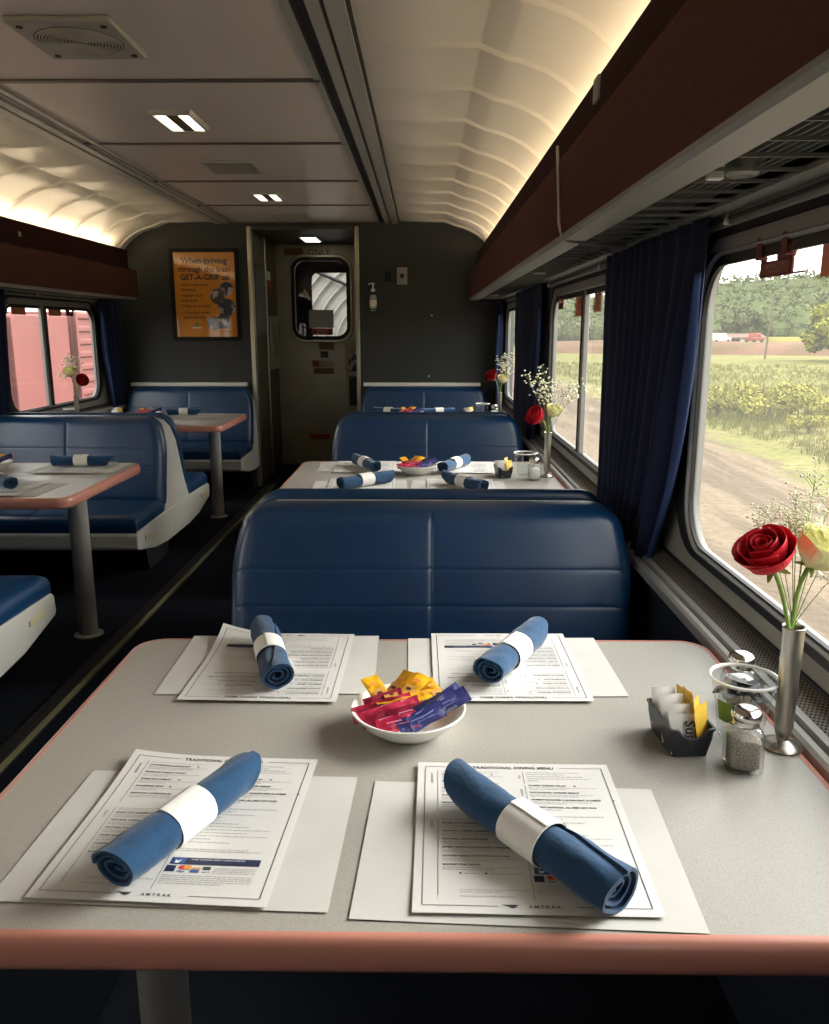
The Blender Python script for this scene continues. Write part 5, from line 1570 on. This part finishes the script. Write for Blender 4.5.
make_handle('red brown release handle plate hanging at the top of the near right window', IDN, 1.52)
make_handle('small dark release handle in the far corner of the second right window', IDN, 3.86, True)
make_handle('dark release handle at the top of the left window, nearer the camera', MIR, 4.80, True)
make_handle('dark release handle at the top of the left window, nearer the end wall', MIR, 5.72, True)
def exit_sticker(label, X, ya, yb, za, zb, wordsd=True):
    f = MB(); f.box(0.6310, 0.6316, ya, yb, za, zb, 0, X=X)
    W = X @ Matrix.Translation((0.6304, (ya + yb) / 2, (za + zb) / 2)) @ Matrix(((0, 0, -1, 0), (-1, 0, 0, 0), (0, 1, 0, 0), (0, 0, 0, 1)))
    if X is MIR: W = W @ Matrix.Diagonal((-1, 1, 1, 1))
    f.text('EMERGENCY', 0.016, (0, 0.012, 0), 0, 'CENTER', 1, 0.01, X=W); f.text('EXIT', 0.026, (0, -0.018, 0), 0, 'CENTER', 1, 0.01, X=W)
    tag(f.build('exit_sticker', ['sticker_orange', 'sticker_tan'], smooth=0), label, 'sticker', 'orange window stickers')
exit_sticker('orange exit sticker at the right picture edge on the near window', IDN, 1.20, 1.365, 1.322, 1.376)
exit_sticker('orange exit sticker left of the mullion on the second right window', IDN, 3.30, 3.52, 1.295, 1.385)
exit_sticker('orange exit sticker right of the mullion on the second right window', IDN, 3.00, 3.14, 1.305, 1.385)
exit_sticker('brownish exit sticker on the nearer left window pane', MIR, 4.92, 5.10, 1.33, 1.388)
exit_sticker('brownish exit sticker on the farther left window pane', MIR, 5.41, 5.60, 1.33, 1.388)
# ------------------------------------------------------------------ outside
f = MB()
f.box(-400, 700, -200, 1100, GZ - 0.4, GZ)
struct(f.build('ground', 'ground_soil', smooth=0))
def boxcar(label, xf, ya, yb, ztop, vertical):
    t = thing('freight_wagon', label, 'freight wagon', (xf - 1.4, (ya + yb) / 2, GZ))
    o = Vector((xf - 1.4, (ya + yb) / 2, GZ)); T = Matrix.Translation(-o)
    f = MB(); f.box(xf - 2.8, xf, ya, yb, GZ + 1.0, ztop, X=T)
    f.build('body', 'boxcar_red', t, smooth=0, bevel=0.03)
    f = MB()
    if vertical:
        y = ya + 0.25
        while y < yb - 0.05:
            f.box(xf, xf + 0.07, y - 0.05, y + 0.05, GZ + 1.05, ztop - 0.05, X=T)
            y += 1.02
    else:
        z = GZ + 1.2
        while z < ztop - 0.05:
            f.prism_y([(xf, z), (xf + 0.05, z + 0.02), (xf + 0.05, z + 0.09), (xf, z + 0.13)], ya + 0.10, yb - 0.1, X=T)
            z += 0.20
        f.box(xf, xf + 0.06, ya, ya + 0.09, GZ + 1.05, ztop - 0.03, X=T)
    f.build('rib', 'boxcar_red', t, smooth=0, bevel=0.012)
    f = MB(); f.box(xf - 2.6, xf - 0.05, ya + 0.2, yb - 0.2, GZ + 0.75, GZ + 1.0, X=T)
    for yy in (ya + 1.2, ya + 2.9, yb - 2.9, yb - 1.2):
        f.lathe([(0.42, -0.07), (0.42, 0.07)], 24, X=T @ Matrix.Translation((xf - 0.5, yy, GZ + 0.42)) @ Matrix.Rotation(pi / 2, 4, 'Y'))
    f.build('bogie', 'boxcar_dark', t, smooth=40)
    return t
boxcar('red freight wagon with upright ribs outside the left window', -5.5, 0.6, 12.95, 1.46, True)
boxcar('red freight wagon with level ribs outside the left window, farther along', -5.5, 13.1, 25.5, 1.52, False)

# grass in the field
g = MB(); r = random.Random(3)
def tuft(x, y, h, n, m=0):
    for k in range(n):
        a = r.uniform(0, 6.28); w = h * 0.045; bx = x + r.gauss(0, h * .25); by = y + r.gauss(0, h * .25)
        lx, ly = cos(a) * h * 0.35, sin(a) * h * 0.35
        px, py = -sin(a) * w, cos(a) * w
        g.add([(bx - px, by - py, GZ), (bx + px, by + py, GZ), (bx + lx * .5 + px * .7, by + ly * .5 + py * .7, GZ + h * .62), (bx + lx, by + ly, GZ + h), (bx + lx * .5 - px * .7, by + ly * .5 - py * .7, GZ + h * .62)], [(0, 1, 2, 3, 4)], m)
for i in range(15000):
    d = 14 + 90 * r.random() ** 1.5
    az = r.uniform(radians(6), radians(31)) if i < 9000 else r.uniform(radians(31), radians(68))
    x, y = d * sin(az), d * cos(az)
    if x < 12.2 + 1.2 * noise.noise(Vector((y * 0.12, 0, 0))): 
        continue
    tuft(x, y, r.uniform(0.16, 0.42) * (1 + 0.4 * noise.noise(Vector((x * .15, y * .15, 2)))), 5)
o = g.build('grass', 'grass_blade', smooth=0, recalc=False)
tag(o, 'tall pale green grass in the field outside the right windows', 'grass', None, 'stuff')

def leafy(mb, c, rad, n, leaf, rr_, squash=0.8):
    for k in range(n):
        d = Vector((rr_.gauss(0, 1), rr_.gauss(0, 1), rr_.gauss(0, 1))).normalized() * rad * rr_.uniform(0.55, 1.0) ** 0.5
        p = Vector(c) + Vector((d.x, d.y, d.z * squash))
        a = Vector((rr_.gauss(0, 1), rr_.gauss(0, 1), rr_.gauss(0, 1))).normalized()
        b = a.cross(d.normalized() + Vector((0.1, 0.2, 0.3))).normalized()
        s = leaf * rr_.uniform(0.6, 1.3)
        mb.add([p - a * s, p + b * s * .6, p + a * s, p - b * s * .6], [(0, 1, 2, 3)])
def shrub(label, x, y, h, seed):
    rr_ = random.Random(seed)
    t = thing('shrub', label, 'shrub', (x, y, GZ))
    f = MB()
    for k in range(7):
        leafy(f, (rr_.gauss(0, h * .45), rr_.gauss(0, h * .45), h * rr_.uniform(0.35, 0.75)), h * 0.42, 260, h * 0.06, rr_)
    f.build('foliage', 'bush', t, smooth=0, recalc=False)
    f = MB()
    for k in range(5): f.tube([(0, 0, 0), (rr_.gauss(0, h * .2), rr_.gauss(0, h * .2), h * .4)], 0.03, 5)
    f.build('stem', 'wood_pole', t)
shrub('yellow green bushy shrub in the middle of the field', 16.0, 38.0, 1.7, 1)
shrub('yellow green shrub a little left of the tallest shrub in the field', 14.4, 40.5, 1.3, 2)
shrub('lower shrub at the right side of the field shrubs', 18.3, 37.0, 1.3, 3)
shrub('small shrub nearest the dirt track', 15.4, 33.0, 0.8, 4)

def tree(label, x, y, h, seed, m, w=0.42, leaf=0.35, n=220):
    rr_ = random.Random(seed)
    t = thing('tree', label, 'tree', (x, y, GZ))
    f = MB()
    for k in range(26):
        zz = h * rr_.uniform(0.25, 0.9)
        k_ = sin(pi * min(1, max(0.05, zz / h))) ** 0.6
        a = rr_.uniform(0, 6.28); q = rr_.uniform(0, 1) ** 0.5 * h * w * k_
        leafy(f, (q * cos(a), q * sin(a), zz), h * 0.17, n, leaf, rr_)
    f.build('crown', m, t, smooth=0, recalc=False)
    f = MB(); f.tube([(0, 0, 0), (0.1, 0, h * .3), (0, 0.1, h * .6)], h * .03, 8, r1=h * .012)
    f.build('trunk', 'wood_pole', t)
tree('broad yellow green tree at the right edge of the field view', 54.5, 112.0, 7.2, 7, 'near_tree', 0.7, 0.42)
tree('smaller yellow green tree in front of the broad one', 52.5, 104.0, 4.6, 8, 'near_tree', 0.6, 0.3, 160)
tree('dark round tree at the hill foot behind the yellow field', 72.0, 190.0, 9.0, 9, 'far_tree', 0.5, 0.6, 120)

# telegraph pole
p_ = thing('telegraph_pole', 'thin wooden telegraph pole standing in the field', 'pole', (48.0, 118.0, GZ))
f = MB(); f.tube([(0, 0, 0), (0.5, 0, 9.2)], 0.14, 8, r1=0.09); f.build('post', 'wood_pole', p_)
f = MB(); f.box(-0.7, 1.6, -0.06, 0.06, 8.4, 8.55); f.build('crossarm', 'wood_pole', p_, smooth=0)

# far side of the field: banks, sheds, vehicles
f = MB()
f.grid(lambda u, v: (20 + 110 * u, 150 + 22 * v - 40 * u, GZ + (2.1 + 0.8 * noise.noise(Vector((u * 7, v * 2, 1)))) * sin(pi * v) ** 0.7), 50, 10)
struct(f.build('ground_bank', 'bank', smooth=180))
f = MB()
f.grid(lambda u, v: (68 + 34 * u, 184 + 16 * v - 12 * u, GZ + 2.5 * sin(pi * v * 0.5)), 20, 6)
struct(f.build('ground_field', 'field_yellow', smooth=180))
def shed(label, x, y, w, d, h, seed):
    t = thing('farm_shed', label, 'shed', (x, y, GZ))
    f = MB(); f.box(-w / 2, w / 2, -d / 2, d / 2, 0, h); f.build('wall', 'far_white', t, smooth=0)
    f = MB(); f.prism_x([(-d / 2 - .4, h), (0, h + 0.8), (d / 2 + .4, h), (d / 2 + .4, h + 0.2), (0, h + 1.0), (-d / 2 - .4, h + .2)], -w / 2 - .3, w / 2 + .3); f.build('roof', 'far_roof', t, smooth=0)
    f = MB(); f.box(-1.2, 1.2, -d / 2 - .05, -d / 2, 0, 2.2); f.build('door', 'boxcar_dark', t, smooth=0)
shed('long pale shed with a reddish roof beyond the field', 66, 182, 13, 6, 2.3, 1)
shed('smaller reddish roofed shed beside the long one beyond the field', 46, 176, 8, 5, 2.2, 2)
def vehicle(name, label, cat, x, y, m, l=4.6):
    t = thing(name, label, cat, (x, y, GZ + 1.6), 0.5)
    f = MB(); f.box(-l / 2, l / 2, -0.9, 0.9, 0.45, 1.15); f.prism_y([(-l * .28, 1.15), (-l * .18, 1.9), (l * .22, 1.9), (l * .34, 1.15)], -0.8, 0.8); f.build('body', m, t, smooth=0, bevel=0.1)
    for sx in (-1, 1):
        for sy in (-1, 1):
            f = MB(); f.lathe([(0.38, -.12), (0.38, .12)], 16, X=Matrix.Translation((sx * l * .32, sy * 0.85, 0.38)) @ PW); f.build('wheel', 'boxcar_dark', t)
vehicle('pickup_truck', 'white pickup truck parked beyond the field', 'truck', 52.5, 150, 'far_white', 4.6)
vehicle('tractor', 'orange red tractor parked beyond the field', 'tractor', 62.0, 158, 'tractor', 3.2)

# wooded hill
def hill_h(x, y):
    az = atan2(x, y)
    base = 10.5 * exp(-((min(az, radians(24)) - radians(24)) / radians(14)) ** 2) + 4.5
    rise = min(1, max(0, (sqrt(x * x + y * y) - 215) / 130.0))
    rise = rise * rise * (3 - 2 * rise)
    return GZ + base * rise * (1 + 0.12 * noise.noise(Vector((x * 0.015, y * 0.015, 5))))
f = MB()
def hp(u, v):
    az = radians(-4 + 94 * u); d = 205 + 240 * v
    x, y = d * sin(az), d * cos(az)
    return (x, y, hill_h(x, y))
f.grid(hp, 150, 40)
struct(f.build('hill', 'hill_ground', smooth=180))
f = MB(); r = random.Random(9)
for i in range(2000):
    az = radians(r.uniform(1, 36) if i < 1100 else r.uniform(36, 80)); d = 228 + 135 * r.random()
    x, y = d * sin(az), d * cos(az)
    s = r.uniform(2.2, 4.4) * (1.3 if d > 310 else 1)
    c = (x, y, hill_h(x, y) + s * 0.8)
    leafy(f, c, s, 70, s * 0.17, r, r.uniform(0.8, 1.5))
    n0 = len(f.v)
    f.sphere(c, s * 0.8, 7, 5)
o = f.build('forest', 'far_tree', smooth=0, recalc=False)
tag(o, 'hazy wooded hillside beyond the field', 'forest', None, 'stuff')

# ------------------------------------------------------------------ sky, sun, camera
w = bpy.data.worlds.new('sky'); S.world = w; w.use_nodes = True
nt = w.node_tree; bg = nt.nodes['Background']
tc = nt.nodes.new('ShaderNodeTexCoord'); sp = nt.nodes.new('ShaderNodeSeparateXYZ'); nt.links.new(tc.outputs['Generated'], sp.inputs[0])
cr = nt.nodes.new('ShaderNodeValToRGB')
cr.color_ramp.elements[0].position = 0.0; cr.color_ramp.elements[0].color = (1.0, 0.97, 0.90, 1)
cr.color_ramp.elements[1].position = 0.6; cr.color_ramp.elements[1].color = (1.0, 1.0, 1.02, 1)
nt.links.new(sp.outputs['Z'], cr.inputs['Fac']); nt.links.new(cr.outputs['Color'], bg.inputs['Color'])
bg.inputs['Strength'].default_value = 3.0
def sun(name, el, az, strength, angle, col):
    l = bpy.data.lights.new(name, 'SUN'); l.energy = strength; l.angle = radians(angle); l.color = col
    o = bpy.data.objects.new(name, l); COL.objects.link(o)
    d = Vector((-cos(radians(el)) * cos(radians(az)), -cos(radians(el)) * sin(radians(az)), -sin(radians(el))))
    o.rotation_euler = d.to_track_quat('-Z', 'Y').to_euler(); o.location = -d * 30
    return o
sun('sun', 28, 22, 6.8, 34, (1.0, 0.97, 0.92))

cam = bpy.data.cameras.new('camera'); co = bpy.data.objects.new('camera', cam); COL.objects.link(co)
cam.sensor_fit = 'HORIZONTAL'; cam.sensor_width = 36.0; cam.lens = 820.0 * 36.0 / 829.0
cam.clip_start = 0.02; cam.clip_end = 2000
th = math.atan(182 / 820.0)
co.location = (0, 0, 1.24)
co.rotation_euler = (pi / 2 - th, 0, 9.5 / 820.0 * cos(th))
S.camera = co
